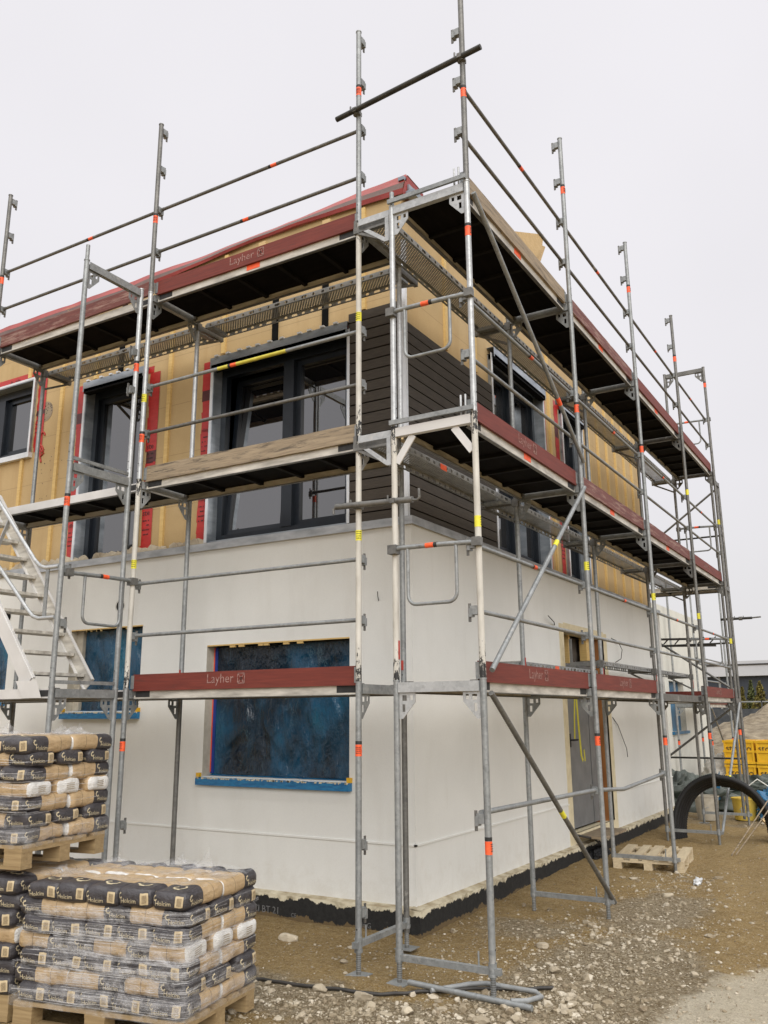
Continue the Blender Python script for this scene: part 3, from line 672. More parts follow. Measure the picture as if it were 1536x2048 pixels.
# ---- upper windows
def up_window(mt, a, b_, c, d, mull, proud=.06, dep=.17, head=True, tapes=(True, True), bottom=False, tilt=True):
    """mt maps (along, outward-negative depth, z); frame box of galvanised sheet, dark sashes, panes"""
    w = MB()
    def bx_(m, x0, x1, y0_, y1_, z0_, z1_): m.box(x0, x1, y0_, y1_, z0_, z1_, mt)
    w.mat('zinc')
    bx_(w, a, a+.012, -proud, dep, c, d); bx_(w, b_-.012, b_, -proud, dep, c, d); bx_(w, a, b_, -proud, dep, d-.012, d-.0005); bx_(w, a+.012, b_-.012, -proud*.4, dep, c+.0005, c+.02)
    w.mat('zinc_lt'); bx_(w, a-.035, a+.001, -proud-.006, -proud+.002, c, d); bx_(w, b_-.001, b_+.03, -proud-.006, -proud+.002, c, d)
    if bottom: w.mat('zinc_lt'); bx_(w, a-.03, b_+.03, -proud-.004, -.001, c-.07, c-.0005); bx_(w, a-.035, b_+.03, -proud-.005, -proud+.003, d, d+.03)
    wo = w.build('window', **ho)
    if head:
        hm = MB().mat('zinc'); bx_(hm, a-.02, b_+.02, -proud-.04, -proud-.036, d-.05, d+.075); bx_(hm, a-.02, b_+.02, -proud-.036, -.002, d+.071, d+.0755)
        hm.mat('black_void'); bx_(hm, a, b_, -proud-.04, -proud+.05, d-.075, d-.013)
        hm.mat('zinc_lt'); q = a+.05
        while q < b_-.1: bx_(hm, q, q+.05, -proud-.055, -proud-.02, d+.0757, d+.095); q += random.choice((.13, .17, .24))
        hm.build('head_flashing', parent=wo)
    s = MB().mat('anthracite'); fr_ = .075; yf = dep-.09
    edges = [a+.012]+mull+[b_-.012]
    for x0, x1 in ((a+.012, a+.012+fr_), (b_-.012-fr_, b_-.012)): bx_(s, x0, x1, yf, yf+.08, c+.02, d-.012)
    bx_(s, a+.012+fr_, b_-.012-fr_, yf+.001, yf+.08, c+.02, c+.02+fr_); bx_(s, a+.012+fr_, b_-.012-fr_, yf+.001, yf+.08, d-.012-fr_*1.4, d-.012)
    for mm in mull: bx_(s, mm-.07, mm+.07, yf-.012, yf+.08, c+.02+fr_, d-.012-fr_*1.4)
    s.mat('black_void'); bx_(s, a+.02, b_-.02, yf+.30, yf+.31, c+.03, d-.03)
    s.build('frame', parent=wo)
    ins = [a+.012+fr_]+[q for mm in mull for q in (mm-.07, mm+.07)]+[b_-.012-fr_]
    for k in range(0, len(ins), 2):
        x0, x1 = ins[k], ins[k+1]; z0_, z1_ = c+.02+fr_, d-.012-fr_*1.4
        sa = MB().mat('anthracite')
        for q in ((x0, x0+.06, z0_, z1_), (x1-.06, x1, z0_, z1_), (x0+.06, x1-.06, z0_, z0_+.06), (x0+.06, x1-.06, z1_-.06, z1_)):
            tl = .14 if (tilt and k == 0 and len(mull)) else 0
            def sh(p): return mt @ Vector((p[0], p[1]+.05+tl*(p[2]-z0_)/(z1_-z0_), p[2]))
            vs = [sh((x, y, z)) for z in q[2:] for y in (yf, yf+.05) for x in q[:2]]
            sa.add(vs, [(0, 2, 3, 1), (4, 5, 7, 6), (0, 1, 5, 4), (2, 6, 7, 3), (0, 4, 6, 2), (1, 3, 7, 5)], False)
        sa = sa.build('sash', parent=wo)
        pn = MB().mat('glass'); pn.add([sh((x, yf+.03, z)) for x, z in ((x0+.055, z0_+.055), (x1-.055, z0_+.055), (x1-.055, z1_-.055), (x0+.055, z1_-.055))], [(0, 1, 2, 3)])
        pn.build('pane', parent=sa)
    for k, on in enumerate(tapes):
        if not on: continue
        tp = MB(); rng = random.Random(int(a*100)+k); x0 = (a-.20) if k == 0 else (b_+.045); wd = .15 if k == 0 else .17; n = 16
        for i in range(n):
            f0, f1 = i/n, (i+1)/n
            j = [rng.uniform(-.012, .012) for _ in range(2)]
            key = 'maroon' if i in (n//3, n-3) and k == 0 else ('maroon' if i == n//2 and k else 'red_tape')
            tp.mat(key); zz0, zz1 = c+(d-c)*f0, c+(d-c)*f1
            tp.add([mt @ Vector(p) for p in ((x0+j[0], -.006, zz0), (x0+wd, -.007, zz0), (x0+wd, -.007, zz1), (x0+j[1], -.006, zz1))], [(0, 1, 2, 3)])
        tp.mat('red_tape')
        if k == 0: bx_(tp, x0, b_+.1, -.005, -.002, d+.004, d+.09)
        tp.mat('ink')
        for zc in (c+.50, c+1.32):
            if zc+.2 < d:
                word = {0: 'rling', 1: 'ste'}[k] if a > -4 or k else 'dlin'
                tp.text(word, mt @ frame((x0+.015, -.010, zc), (1, 0, 0), (0, 0, 1)), fit=.11)
                for r_ in range(4):
                    for q in range(5):
                        if rng.random() < .75: bx_(tp, x0+.02+q*.022, x0+.02+q*.022+rng.uniform(.008, .018), -.0105, -.0095, zc-.07-r_*.055, zc-.055-r_*.055)
        tp.build('sealing_tape', parent=wo)
mUL = Matrix.Translation((0, SY, 0)); mUR = Matrix(((0, -1, 0, SX), (1, 0, 0, 0), (0, 0, 1, 0), (0, 0, 0, 1)))
up_window(mUL, *U_L[0], [-2.16], tapes=(True, False))
up_window(mUL, *U_L[1], [], tilt=False)
up_window(mUL, *U_L[2], [-7.2], head=False, tapes=(False, True), bottom=True, tilt=False)
up_window(mUR, *U_R[0], [3.5], head=True, tapes=(False, True), tilt=False)
up_window(mUR, *U_R[1], [], head=True, tapes=(True, True), tilt=False)
# red tape over the small window, scribbles on the board
mb = MB().mat('red_tape'); mb.box(-8, -6.30, SY-.006, SY-.002, 6.17, 6.27); mb.mat('ink').text('lin . erlin', frame((-6.95, SY-.008, 6.195), (1, 0, 0), (0, 0, 1)), .06); mb.build('sealing_tape', **ho)
mb = MB().mat('rust_red'); pts = []
for i in range(30):
    a = i/30*12; pts.append((-6.17+.05*math.cos(a)*(1-.01*i), SY-.008, 5.30-.010*i+.09*math.sin(a*.9)))
mb.path(pts, .012, 6); mb.path([(-6.2, SY-.006, 5.12), (-6.16, SY-.006, 5.02), (-6.11, SY-.006, 5.06)], .012, 6)
mb.mat('toe_raw').path([(-6.15, SY-.001, 5.64), (-6.15, SY-.003, 5.64)], .14, 20); mb.mat('ink')
for i in range(26): a, r = random.random()*6.28, .12*math.sqrt(random.random()); x, z = -6.15+r*math.cos(a), 5.64+r*math.sin(a); mb.box(x, x+.014, SY-.005, SY-.003, z, z+.012)
for i in range(22): x, z = -6.0+random.uniform(-.15, .25), 4.6+random.uniform(-.2, .55); mb.box(x, x+.008, SY-.003, SY-.001, z, z+.010)
mb.build('graffiti', **ho)
ICO0 = [(0, 11, 5), (0, 5, 1), (0, 1, 7), (0, 7, 10), (0, 10, 11), (1, 5, 9), (5, 11, 4), (11, 10, 2), (10, 7, 6), (7, 1, 8), (3, 9, 4), (3, 4, 2), (3, 2, 6), (3, 6, 8), (3, 8, 9), (4, 9, 5), (2, 4, 11), (6, 2, 10), (8, 6, 7), (9, 8, 1)]
def rock0(s):
    t_ = (1+5**.5)/2; vs = [(-1, t_, 0), (1, t_, 0), (-1, -t_, 0), (1, -t_, 0), (0, -1, t_), (0, 1, t_), (0, -1, -t_), (0, 1, -t_), (t_, 0, -1), (t_, 0, 1), (-t_, 0, -1), (-t_, 0, 1)]
    return [(x*.5*s*random.uniform(.75, 1.15), y*.5*s*random.uniform(.75, 1.15), z*.5*s*random.uniform(.7, 1.1)) for x, y, z in vs]
# mineral putty line at the foot of the sheathing
mb = MB().mat('stone')
for i in range(70):
    x = random.uniform(-6.8, -3.2); q = random.uniform(0, .03); mb.add(*(lambda r_, c_: ([(c_[0]+p_[0]*1.6, c_[1]+p_[1]*.8, c_[2]+p_[2]*1.4) for p_ in r_], ICO0))(rock0(random.uniform(.04, .075)), (x, SY-.03-q*.3, ZP+.075)), False)
mb.build('mortar_crumbs', kind='stuff', **ho)
# ------------------------------------------------------------------ scaffolding
# every scaffold has its own frame : +x along the bays, +y from the outer row of posts towards the wall
L1, L2, L3 = 1.926-GZ, 3.926-GZ, 5.926-GZ
LV = [L1, L2, L3]
W = .71; PR = .02415
_cache = {}
def cached(key, fn):
    if key not in _cache: _cache[key] = fn().mesh(key[0])
    return _cache[key]
def post_mesh(kind, h):
    def f():
        mb = MB().mat(kind); mb.path([(0, 0, 0), (0, 0, h)], PR, 16); mb.path([(0, 0, h-.004), (0, 0, h+.006)], PR+.0035, 16)
        mb.mat('ink')
        for z in (.08, .16):
            mb.path([(0, -PR-.0006, z), (0, -PR+.001, z)], .006, 8)
        return mb
    return cached(('upright_post', kind, h), f)
def clip_mesh():
    def f():
        mb = MB().mat('galv'); mb.box(-.022, .022, .018, .075, -.035, .03); mb.box(-.026, .026, .060, .085, -.05, .012)
        mb.mat('galv_dark').box(-.005, .005, .078, .098, -.085, .05); return mb
    return cached(('rail_clip',), f)
def sticker_mesh(key):
    def f():
        mb = MB().mat(key); mb.path([(0, 0, 0), (0, 0, .085)], PR+.0012, 16, caps=False)
        mb.mat('ink')
        if key == 'orange': mb.path([(0, 0, .087), (0, 0, .112)], PR+.0012, 16, caps=False); zs = [.02, .035, .05, .063]
        else: zs = [.015, .033, .052, .07]
        for z in zs:
            for k in range(5):
                a = -2.0+k*.33+random.uniform(0, .1); r = PR+.002; mb.box(r*math.cos(a)-.0025, r*math.cos(a)+.0025, r*math.sin(a)-.0015, r*math.sin(a)+.0015, z, z+.006)
        return mb
    return cached(('sticker', key), f)
def post(T, s, d, z, h=2.0, kind='galv', st=(), clips=(), cdir=1):
    o = put('upright_post', post_mesh(kind, h), T, (s, d, z))
    for zz, key in st: put('sticker', sticker_mesh(key), o, (0, 0, zz), random.uniform(-.6, .6))
    for zz in clips: put('rail_clip', clip_mesh(), o, (0, 0, zz), 0 if cdir == 1 else math.pi)
    return o
def gusset_outline(sx): 
    o = [(0, 0), (.135*sx, 0), (.135*sx, -.07), (.03*sx, -.19), (0, -.19)]
    h1 = [(.025*sx, -.02), (.065*sx, -.02), (.065*sx, -.06), (.025*sx, -.06)]; h2 = [(.09*sx, -.02), (.115*sx, -.02), (.115*sx, -.055), (.09*sx, -.055)]
    h3 = [(.025*sx, -.085), (.05*sx, -.085), (.05*sx, -.14), (.025*sx, -.14)]
    return o, [h1, h2, h3]
def transom(T, s, z, kind='galv', d0=0.0, d1=W, plain=False):
    def f():
        mb = MB().mat(kind); mb.box(-.024, .024, d0+PR, d1-PR, -.085, -.078); mb.box(-.024, -.018, d0+PR, d1-PR, -.078, -.012); mb.box(.018, .024, d0+PR, d1-PR, -.078, -.012)
        mb.box(-.006, .006, d0+PR, d1-PR, -.0775, -.04); return mb
    def g(d, sx):
        mb = MB().mat(kind); m = frame((0, d, -.086), (0, 1, 0), (0, 0, 1))
        if plain: mb.bar((0, d+sx*.15, -.09), (0, d+sx*.0, -.30), .012, .06, up=(0, 1, 0))
        else:
            o, hs = gusset_outline(sx); mb.prism(o, hs, .007, m)
        return mb
    t = put('transom', cached(('transom', kind, d0, d1), f), T, (s, 0, z))
    for d, sx in ((d0+PR, 1), (d1-PR, -1)): put('corner_plate', cached(('corner_plate', kind, round(d, 3), sx, plain), lambda d=d, sx=sx: g(d, sx)), t)
    return t
def deck(T, s0, s1, z, d0=.06, d1=W-.06, edge='alu_edge', sticker=False):
    Ld = s1-s0-.09
    def f():
        mb = MB().mat('ply_dark'); mb.box(0, Ld, .022, d1-d0-.022, -.030, -.018)
        mb.mat('ply_rib')
        for k in range(1, 5): x = Ld*k/5; mb.box(x-.02, x+.02, .024, d1-d0-.024, -.060, -.0305)
        return mb
    o = put('deck', cached(('deck', round(Ld, 3), d0, d1), f), T, (s0+.045, d0, z))
    def g():
        mb = MB().mat(edge); mb.box(0, Ld, 0, .021, -.088, -.006)
        mb.mat('galv_dark'); mb.box(0, Ld, .0, .034, -.094, -.0882); mb.box(-.03, .02, -.002, .05, -.06, -.004); mb.box(Ld-.02, Ld+.03, -.002, .05, -.06, -.004)
        mb.mat('ink'); mb.box(.021, .20, -.0012, .0, -.075, -.02); mb.box(Ld-.20, Ld-.021, -.0012, 0, -.075, -.02)
        return mb
    me = cached(('deck_edge', edge, round(Ld, 3)), g)
    put('deck_edge', me, o); put('deck_edge', me, o, (Ld, d1-d0, 0), math.pi)
    if sticker: MB().mat('orange').box(Ld*sticker, Ld*sticker+.16, -.003, -.0015, -.072, -.016).build('sticker', parent=o)
    return o
def toe_board(T, s0, s1, z, kind='toe_red', text=None, tilt=0, label=None, h=.150, d=.034):
    Lb = s1-s0-.10
    mb = MB().mat(kind); nseg = 24; th = .030
    def prof_(i): return .006*mnoise.noise(Vector((i*.7, s0+z*3, 1)))
    for i in range(nseg):
        x0_, x1_ = Lb*i/nseg, Lb*(i+1)/nseg; a, b_ = prof_(i) if kind != 'toe_red' else 0, prof_(i+1) if kind != 'toe_red' else 0
        vs = [(x0_, 0, a*.6), (x1_, 0, b_*.6), (x1_, th, b_*.6), (x0_, th, a*.6), (x0_, 0, h+a), (x1_, 0, h+b_), (x1_, th, h+b_), (x0_, th, h+a)]
        fs = [(0, 1, 5, 4), (2, 3, 7, 6), (4, 5, 6, 7), (1, 0, 3, 2)]
        if i == 0: fs.append((3, 0, 4, 7))
        if i == nseg-1: fs.append((1, 2, 6, 5))
        mb.add(vs, fs, False)
    tb = mb.build('toe_board', parent=T, loc=(s0+.05, d, z-.020), rot=(0, -tilt, 0))
    if label: tb['label'] = label
    MB().mat('galv').box(-.03, .012, -.002, .032, .02, h-.01).build('end_fitting', parent=tb); MB().mat('galv').box(Lb-.012, Lb+.03, -.002, .032, .02, h-.01).build('end_fitting', parent=tb)
    if text is not None:
        tm = MB().mat('letter'); x = Lb*text; m = frame((x, -.0016, .052), (1, 0, 0), (0, 0, 1))
        tm.text('Layher', m, fit=.30)
        def seg(a, b_): tm.bar(m @ Vector((*a, 0)), m @ Vector((*b_, 0)), .0009, .007, up=(0, 0, 1)) if abs(a[1]-b_[1]) < 1e-6 else tm.bar(m @ Vector((*a, 0)), m @ Vector((*b_, 0)), .007, .0009, up=(0, -1, 0))
        q0, q1, r0, r1 = .345, .42, -.008, .075
        for a, b_ in (((q0, r0), (q1, r0)), ((q0, r1), (q1, r1)), ((q0, r0), (q0, r1)), ((q1, r0), (q1, r1)), ((q0, r0), (q1, r1)), ((q0, r1), (q1, r0)), ((q0+.02, r0+.01), (q0+.0375, r1-.03)), ((q1-.02, r0+.01), (q0+.0375, r1-.03))): seg(a, b_)
        tm.build('lettering', parent=tb)
    return tb
def rail(T, s0, s1, z, kind='galv', d=.052, sticker=True, sag=0, paint=None):
    Lr = s1-s0
    def f():
        mb = MB().mat(kind); mb.path([(.035, 0, 0), (Lr*.3, 0, -sag*.7), (Lr*.6, 0, -sag), (Lr-.035, 0, 0)], .0172, 12); mb.box(0, .06, -.006, .006, -.02, .02); mb.box(Lr-.06, Lr, -.006, .006, -.02, .02); return mb
    o = put('guard_rail', cached(('guard_rail', kind, round(Lr, 3), sag), f), T, (s0, d, z))
    if sticker:
        k = random.uniform(.42, .6)*Lr; MB().mat('orange').path([(k, 0, -sag*.9), (k+.07, 0, -sag*.9)], .0182, 12, caps=False).mat('ink').path([(k-.03, 0, -sag*.9), (k-.001, 0, -sag*.9)], .0182, 12, caps=False).build('sticker', parent=o)
    if paint: MB().mat('yellow_paint').path([(Lr*paint[0], 0, 0), (Lr*paint[1], 0, 0)], .0178, 12, caps=False).build('painted_section', parent=o)
    return o
def plank(T, s0, s1, z, d0, w=.30, label=None, edge='perf_side', sticker=None):
    Lp = s1-s0-.06
    def f():
        mb = MB().mat('perf'); mb.add([(0, -w/2, 0), (Lp, -w/2, 0), (Lp, w/2, 0), (0, w/2, 0)], [(0, 1, 2, 3)])
        mb.mat(edge)
        for y in (-w/2, w/2): mb.add([(0, y, -.050), (Lp, y, -.050), (Lp, y, 0), (0, y, 0)], [(0, 1, 2, 3)])
        mb.mat('galv')
        for y in (-w/2, w/2):
            a, c = (y, y+.022) if y < 0 else (y-.022, y)
            mb.box(0, Lp, a, c, -.054, -.050)
        mb.box(-.02, .05, -w/2+.003, w/2-.003, -.05, -.012); mb.box(Lp-.05, Lp+.02, -w/2+.003, w/2-.003, -.05, -.012)
        return mb
    o = put('steel_plank', cached(('steel_plank', round(Lp, 3), w), f), T, (s0+.03, d0+w/2, z))
    if sticker: MB().mat('orange').box(Lp*sticker, Lp*sticker+.12, -w/2-.003, -w/2-.001, -.06, -.008).build('sticker', parent=o)
    return o
def console(T, s, z, kind='galv_dark', reach=.40, toe=False):
    def f():
        mb = MB().mat(kind); mb.box(-.02, .02, W+PR, W+reach, -.13, -.075); mb.bar((0, W+PR, -.30), (0, W+reach-.04, -.125), .025, .03, up=(1, 0, 0))
        mb.box(-.03, .03, W-.03, W+.035, -.15, -.06); mb.box(-.015, .015, W+reach-.03, W+reach, -.075, .0 if not toe else .22); return mb
    return put('console_bracket', cached(('console_bracket', kind, reach, toe), f), T, (s, 0, z))
def brace(T, p0, p1, kind='galv', d=-.045, st='yellow_tape', at=.55):
    p0 = Vector(p0); p1 = Vector(p1); m = MB().mat(kind); m.path([p0, p0+(p1-p0)*.5, p1], .0205, 12)
    o = m.build('diagonal_brace', parent=T)
    if st: a = p0.lerp(p1, at); c = p0.lerp(p1, at+.03); MB().mat(st).path([a, c], .0217, 12, caps=False).build('sticker', parent=o)
    return o
def jack(T, s, d, z0, zp=0.02):
    def f():
        mb = MB().mat('galv_dark'); mb.path([(0, 0, 0), (0, 0, .2)], .017, 10); mb.mat('galv')
        for i in range(9): mb.path([(0, 0, .02+i*.014), (0, 0, .026+i*.014)], .0195, 10)
        mb.box(-.075, .075, -.075, .075, -.006, 0); mb.path([(0, 0, .145), (0, 0, .165)], .032, 8); return mb
    return put('base_jack', cached(('base_jack',), f), T, (s, d, z0))
def base_bar(T, s, z, d0=-.06, d1=W+.02):
    def f():
        mb = MB().mat('galv'); mb.box(-.02, .02, d0, d1, -.02, .02); mb.path([(0, .10, .02), (0, .10, .11)], .007, 8); mb.path([(0, 0, -.03), (0, 0, .05)], PR+.004, 14); mb.path([(0, W, -.03), (0, W, .05)], PR+.004, 14); return mb
    return put('base_bar', cached(('base_bar',), f), T, (s, 0, z))
def end_guard(T, s, z, d0, d1, kind='galv'):
    def f():
        mb = MB().mat(kind); w = d1-d0; mb.path([(0, d0-.02, -.02), (0, d0+.06, -.012), (0, d0+w*.5, 0), (0, d1-.07, .004), (0, d1, -.004)], .019, 12)
        a, c = d0+w*.24, d1-w*.18; pts = [(0, a, 0)]; bz = -.44; r = .07
        pts.append((0, a, bz+r))
        for k in range(1, 6): t_ = k/5*math.pi/2; pts.append((0, a+r-r*math.cos(t_), bz+r-r*math.sin(t_)))
        pts.append((0, c-r, bz))
        for k in range(1, 6): t_ = k/5*math.pi/2; pts.append((0, c-r+r*math.sin(t_), bz+r-r*math.cos(t_)))
        pts.append((0, c, 0)); mb.path(pts, .0135, 10)
        mb.mat('galv_dark'); mb.box(-.035, .035, d1-.04, d1+.035, -.04, .03); mb.box(-.03, .03, d0-.035, d0+.03, -.045, .02); return mb
    o = put('end_guard_rail', cached(('end_guard_rail', round(d0, 3), round(d1, 3)), f), T, (s, 0, z))
    k = d0+(d1-d0)*.5; MB().mat('orange').path([(0, k, .0), (0, k+.07, .0)], .0202, 12, caps=False).mat('ink').path([(0, k-.03, 0), (0, k-.001, 0)], .0202, 12, caps=False).build('sticker', parent=o)
    return o
def coupler(mb, p, ax=(0, 0, 1)):
    mb.mat('galv_dark'); p = Vector(p); a = Vector(ax).normalized()*.03; mb.path([p-a, p+a], .036, 10)
    mb.box(p.x-.02, p.x+.02, p.y-.055, p.y+.055, p.z-.02, p.z+.02); mb.path([p+Vector((-.045, -.04, .0)), p+Vector((-.045, -.04, .05))], .008, 6)

OR, YE = 'orange', 'yellow_tape'
# ---------------- scaffold along the long front
SA = thing('scaffold', 'steel frame scaffold along the long front with three plank levels and guard rails', 'scaffold', (-5.45, -.82, GZ))
FS = [0, 2.541, 5.085]
for i, s in enumerate(FS):
    last = i == 2
    k0 = 'galv'
    post(SA, s, 0, .13, L1-.13, 'galv', [(1.37, OR)] if i else [], (.74, .27) if last else (.74,))
    post(SA, s, 0, L1, 2, 'cream' if i > 0 else 'galv', [(1.12, YE)] if i else [], (.98, .49))
    post(SA, s, 0, L2, 2, 'cream' if i > 1 else 'galv_lt', [(1.04 if last else .80, YE)] + ([] if last else [(.38, OR)]), (.98, .49))
    post(SA, s, 0, L3, 2, 'galv_dark' if i < 2 else 'galv', [(1.30 if last else .80, OR)], (1.93, 1.47, .98, .49))
    for z, h, k in ((.13, L1-.13, 'galv_dark'), (L1, 2, 'galv'), (L2, 2, 'galv_lt' if i else 'galv')):
        p_ = post(SA, s, W, z, h, k)
        if k == 'galv' and i: MB().mat('rust_red').box(-.008, .012, -PR-.002, -PR+.002, .12, .2).build('paint_mark', parent=p_)
    if i or True: jack(SA, s, 0, -.01); jack(SA, s, W, .02); base_bar(SA, s, .19)
    for z in LV: transom(SA, s, z, 'galv' if z != L2 else 'galv_lt')
    if not last: console(SA, s, L3)
    else: console(SA, s-.03, L3)
deck(SA, FS[1], FS[2], L1); deck(SA, FS[1], FS[2], L2); deck(SA, FS[1], FS[2], L3, sticker=.48)
deck(SA, FS[0], FS[1], L1, edge='alu'); deck(SA, FS[0], FS[1], L2, edge='alu'); deck(SA, FS[0], FS[1], L3)
toe_board(SA, FS[1], FS[2], L1, 'toe_red', .37, label='red toe board with white lettering')
toe_board(SA, FS[1], FS[2], L2, 'toe_raw', label='weathered unpainted toe board', h=.155)
toe_board(SA, FS[1], FS[2], L3, 'toe_red', .40, label='red toe board with worn lettering')
toe_board(SA, FS[0], FS[1], L3, 'toe_red_worn', None, label='faded red toe board sagging off its deck', tilt=.012)
for z in (L1, L2, L3):
    for q, dz in ((0, .98), (1, .49)):
        rail(SA, FS[1], FS[2], z+dz, 'galv_dark' if z == L3 or (z == L2 and q) else 'galv', sticker=(z != L1 and not (z == L2 and q)), paint=(.36, .68) if z == L2 and q == 0 else None)
for dz in (.98, .49): rail(SA, FS[0], FS[1], L3+dz, 'galv_dark', sticker=dz > .5)
plank(SA, FS[1]+.05, FS[2]-.08, L3-.06, W+.045); plank(SA, FS[0], FS[1]-.05, L3-.06, W+.045)
# angled brackets bridging to the side scaffold
for z, k in ((L2, 'galv_lt'), (L3, 'galv_lt')):
    mb = MB().mat(k); s = FS[2]
    mb.box(s+PR, s+.335, -.045, -.005, z-.07, z-.01); mb.box(s+.295, s+.335, -.044, -.006, z-.30, z-.0705); mb.bar((s+PR+.005, -.025, z-.075), (s+.30, -.025, z-.285), .034, .03, up=(0, 1, 0)); mb.build('corner_bracket', parent=SA)
# short tie tube with hook, clamped on both corner posts
mb = MB().mat('galv_dark'); zt = 3.34-GZ; y = -.055
mb.path([(4.90, y, zt), (5.62, y, zt-.03)], .026, 12); mb.path([(5.60, y, zt-.03), (5.66, y, zt-.04), (5.68, y, zt-.02), (5.675, y, zt+.05)], .011, 8); mb.path([(4.92, y, zt), (4.88, y-.01, zt-.02), (4.885, y-.01, zt-.06)], .011, 8)
coupler(mb, (5.085, -.01, zt-.008)); coupler(mb, (5.45, -.035, zt-.023)); mb.build('tie_tube', parent=SA)
# long dark tube across the tops of the two corner posts
mb = MB().mat('black_tube'); mb.path([(4.88, -.06, 7.02-GZ), (6.36, -.10, 7.11-GZ)], .0245, 14); coupler(mb, (5.085, -.03, 7.035-GZ)); coupler(mb, (6.165, -.07, 7.10-GZ)); mb.build('cross_tube', parent=SA)
# ---------------- scaffold along the side
SB = thing('scaffold', 'steel frame scaffold along the side with the door, red toe boards receding to the back', 'scaffold', (.715, -.87, GZ), R(90))
FB = [0, 2.54, 5.13, 7.77, 10.31]
gk = ['galv', 'galv', 'galv', 'galv_dark', 'galv_dark']
for i, s in enumerate(FB):
    post(SB, s, 0, .13, L1-.13, gk[i], [([.75, 1.38, 1.30, 1.30, 1.30][i], OR)], (.98,) if i < 3 else (), 1)
    post(SB, s, 0, L1, 2, 'cream' if i == 0 else gk[i], [([1.10, 1.12, 1.1, 1.1, .9][i], YE)], (.98, .49))
    post(SB, s, 0, L2, 2, gk[i] if i else 'galv_lt', [([1.50, .76, 1.0, 1.0, 1.0][i], OR if i < 3 else YE)], (.98, .49))
    post(SB, s, 0, L3, 2, gk[i] if i else 'galv_dark', [([.80, 1.30, 1.25, 1.2, 1.6][i], OR)], (1.93, 1.47, .98, .49) if i < 4 else (.98, .49))
    for z, h, k in ((.13, L1-.13, gk[i]), (L1, 2, 'cream' if i == 0 else gk[i]), (L2, 2, 'galv_lt' if i == 0 else gk[i])):
        p_ = post(SB, s, W, z, h, k)
        if z == L1: MB().mat('rust_red').box(-.008, .012, -PR-.002, -PR+.002, .16, .3).build('paint_mark', parent=p_)
    if i == 4: post(SB, s, W, L3, 2, 'galv_dark')
    if i == 0: MB().mat('galv').path([(0, W, L3), (0, W, L3+.14)], .019, 12).build('spigot', parent=SB)
    jack(SB, s, 0, -.02); jack(SB, s, W, .0); base_bar(SB, s, .16)
    for z in LV: transom(SB, s, z, 'alu' if (i == 0 and z == L2) else ('galv_lt' if i == 0 else gk[i]), plain=(i == 0 and z == L2))
    if i == 4: transom(SB, s, L3+2, 'galv_dark')
    for z in (L2, L3): console(SB, s+(.03 if i == 0 else 0), z, toe=(z == L2 and i == 2))
    if i >= 2: console(SB, s, L1+.46, toe=(i == 2))
for i in range(4):
    a, c = FB[i], FB[i+1]
    for z in LV:
        if z == L1 and i == 2: continue
        deck(SB, a, c, z, sticker=(.45 if z > L1 and i < 3 else False))
    kinds = {L1: ['toe_red', 'toe_red', None, 'toe_red'], L2: ['toe_red', 'toe_red_worn', 'toe_red_worn', 'toe_red'], L3: ['toe_raw', 'toe_red_worn', 'toe_red', 'toe_red']}
    for z in LV:
        k = kinds[z][i]
        if k: toe_board(SB, a, c, z, k, (.38 if k == 'toe_red' and z < L3 else None), label={'toe_red': 'red toe board', 'toe_red_worn': 'faded red toe board', 'toe_raw': 'weathered unpainted toe board'}[k])
        for dz in (.98, .49): rail(SB, a, c, z+dz, 'galv' if z < L3 else 'galv_dark', sticker=dz > .6)
    for z in (L2, L3): plank(SB, a, c, z-.06, W+.045, sticker=.35 if z == L2 and i == 0 else None)
    if i in (1, 2, 3): plank(SB, a, c, L1+(.27 if i == 1 else .40), W+.045, sticker=.4 if i == 1 else None)
# the missing first-level bay : only a light cross bar deck
deck(SB, FB[2], FB[3], L1-.01, edge='galv_dark')
# light bars on the outside of the front end frame
for z in (L2, L3):
    mb = MB().mat('galv'); mb.box(-.05, -.028, -.01, W+.02, z+.012, z+.050); mb.mat('galv_lt')
    mb.build('deck_lock_bar', parent=SB)
    for d in (.07, .11): MB().mat('galv_lt').path([(.0, d, z-.02), (.0, d, z+.16)], .009, 8).build('toe_board_pin', parent=SB)
for z in (L1, L2): end_guard(SB, -.03, z+1.0, .0, W)
for z in (L1, L2, L3): end_guard(SB, FB[4]+.03, z+1.0, .0, W)
brace(SB, (.03, -.045, L1-.10), (FB[1]+.06, -.045, .14), 'galv_dark', at=.50)
brace(SB, (.06, -.045, L1+.06), (FB[1]-.05, -.045, L2-.05), 'galv', at=.60)
brace(SB, (.03, -.045, L3-.10), (FB[1]-.02, -.045, L2+.22), 'galv', st='orange', at=.72)
brace(SB, (FB[3]+.03, -.045, .16), (FB[4]-.03, -.045, L1-.1), 'galv', at=.36)
mb = MB().mat('galv'); mb.path([(0, .05, 1.02-GZ), (FB[1], .05, .985-GZ)], .0195, 12)
mb.path([(FB[1], .045, .985-GZ), (FB[1]+.9, .045, .93-GZ), (FB[1]+1.7, .045, .955-GZ), (FB[2], .045, .985-GZ)], .0195, 12); mb.build('guard_rail', parent=SB)
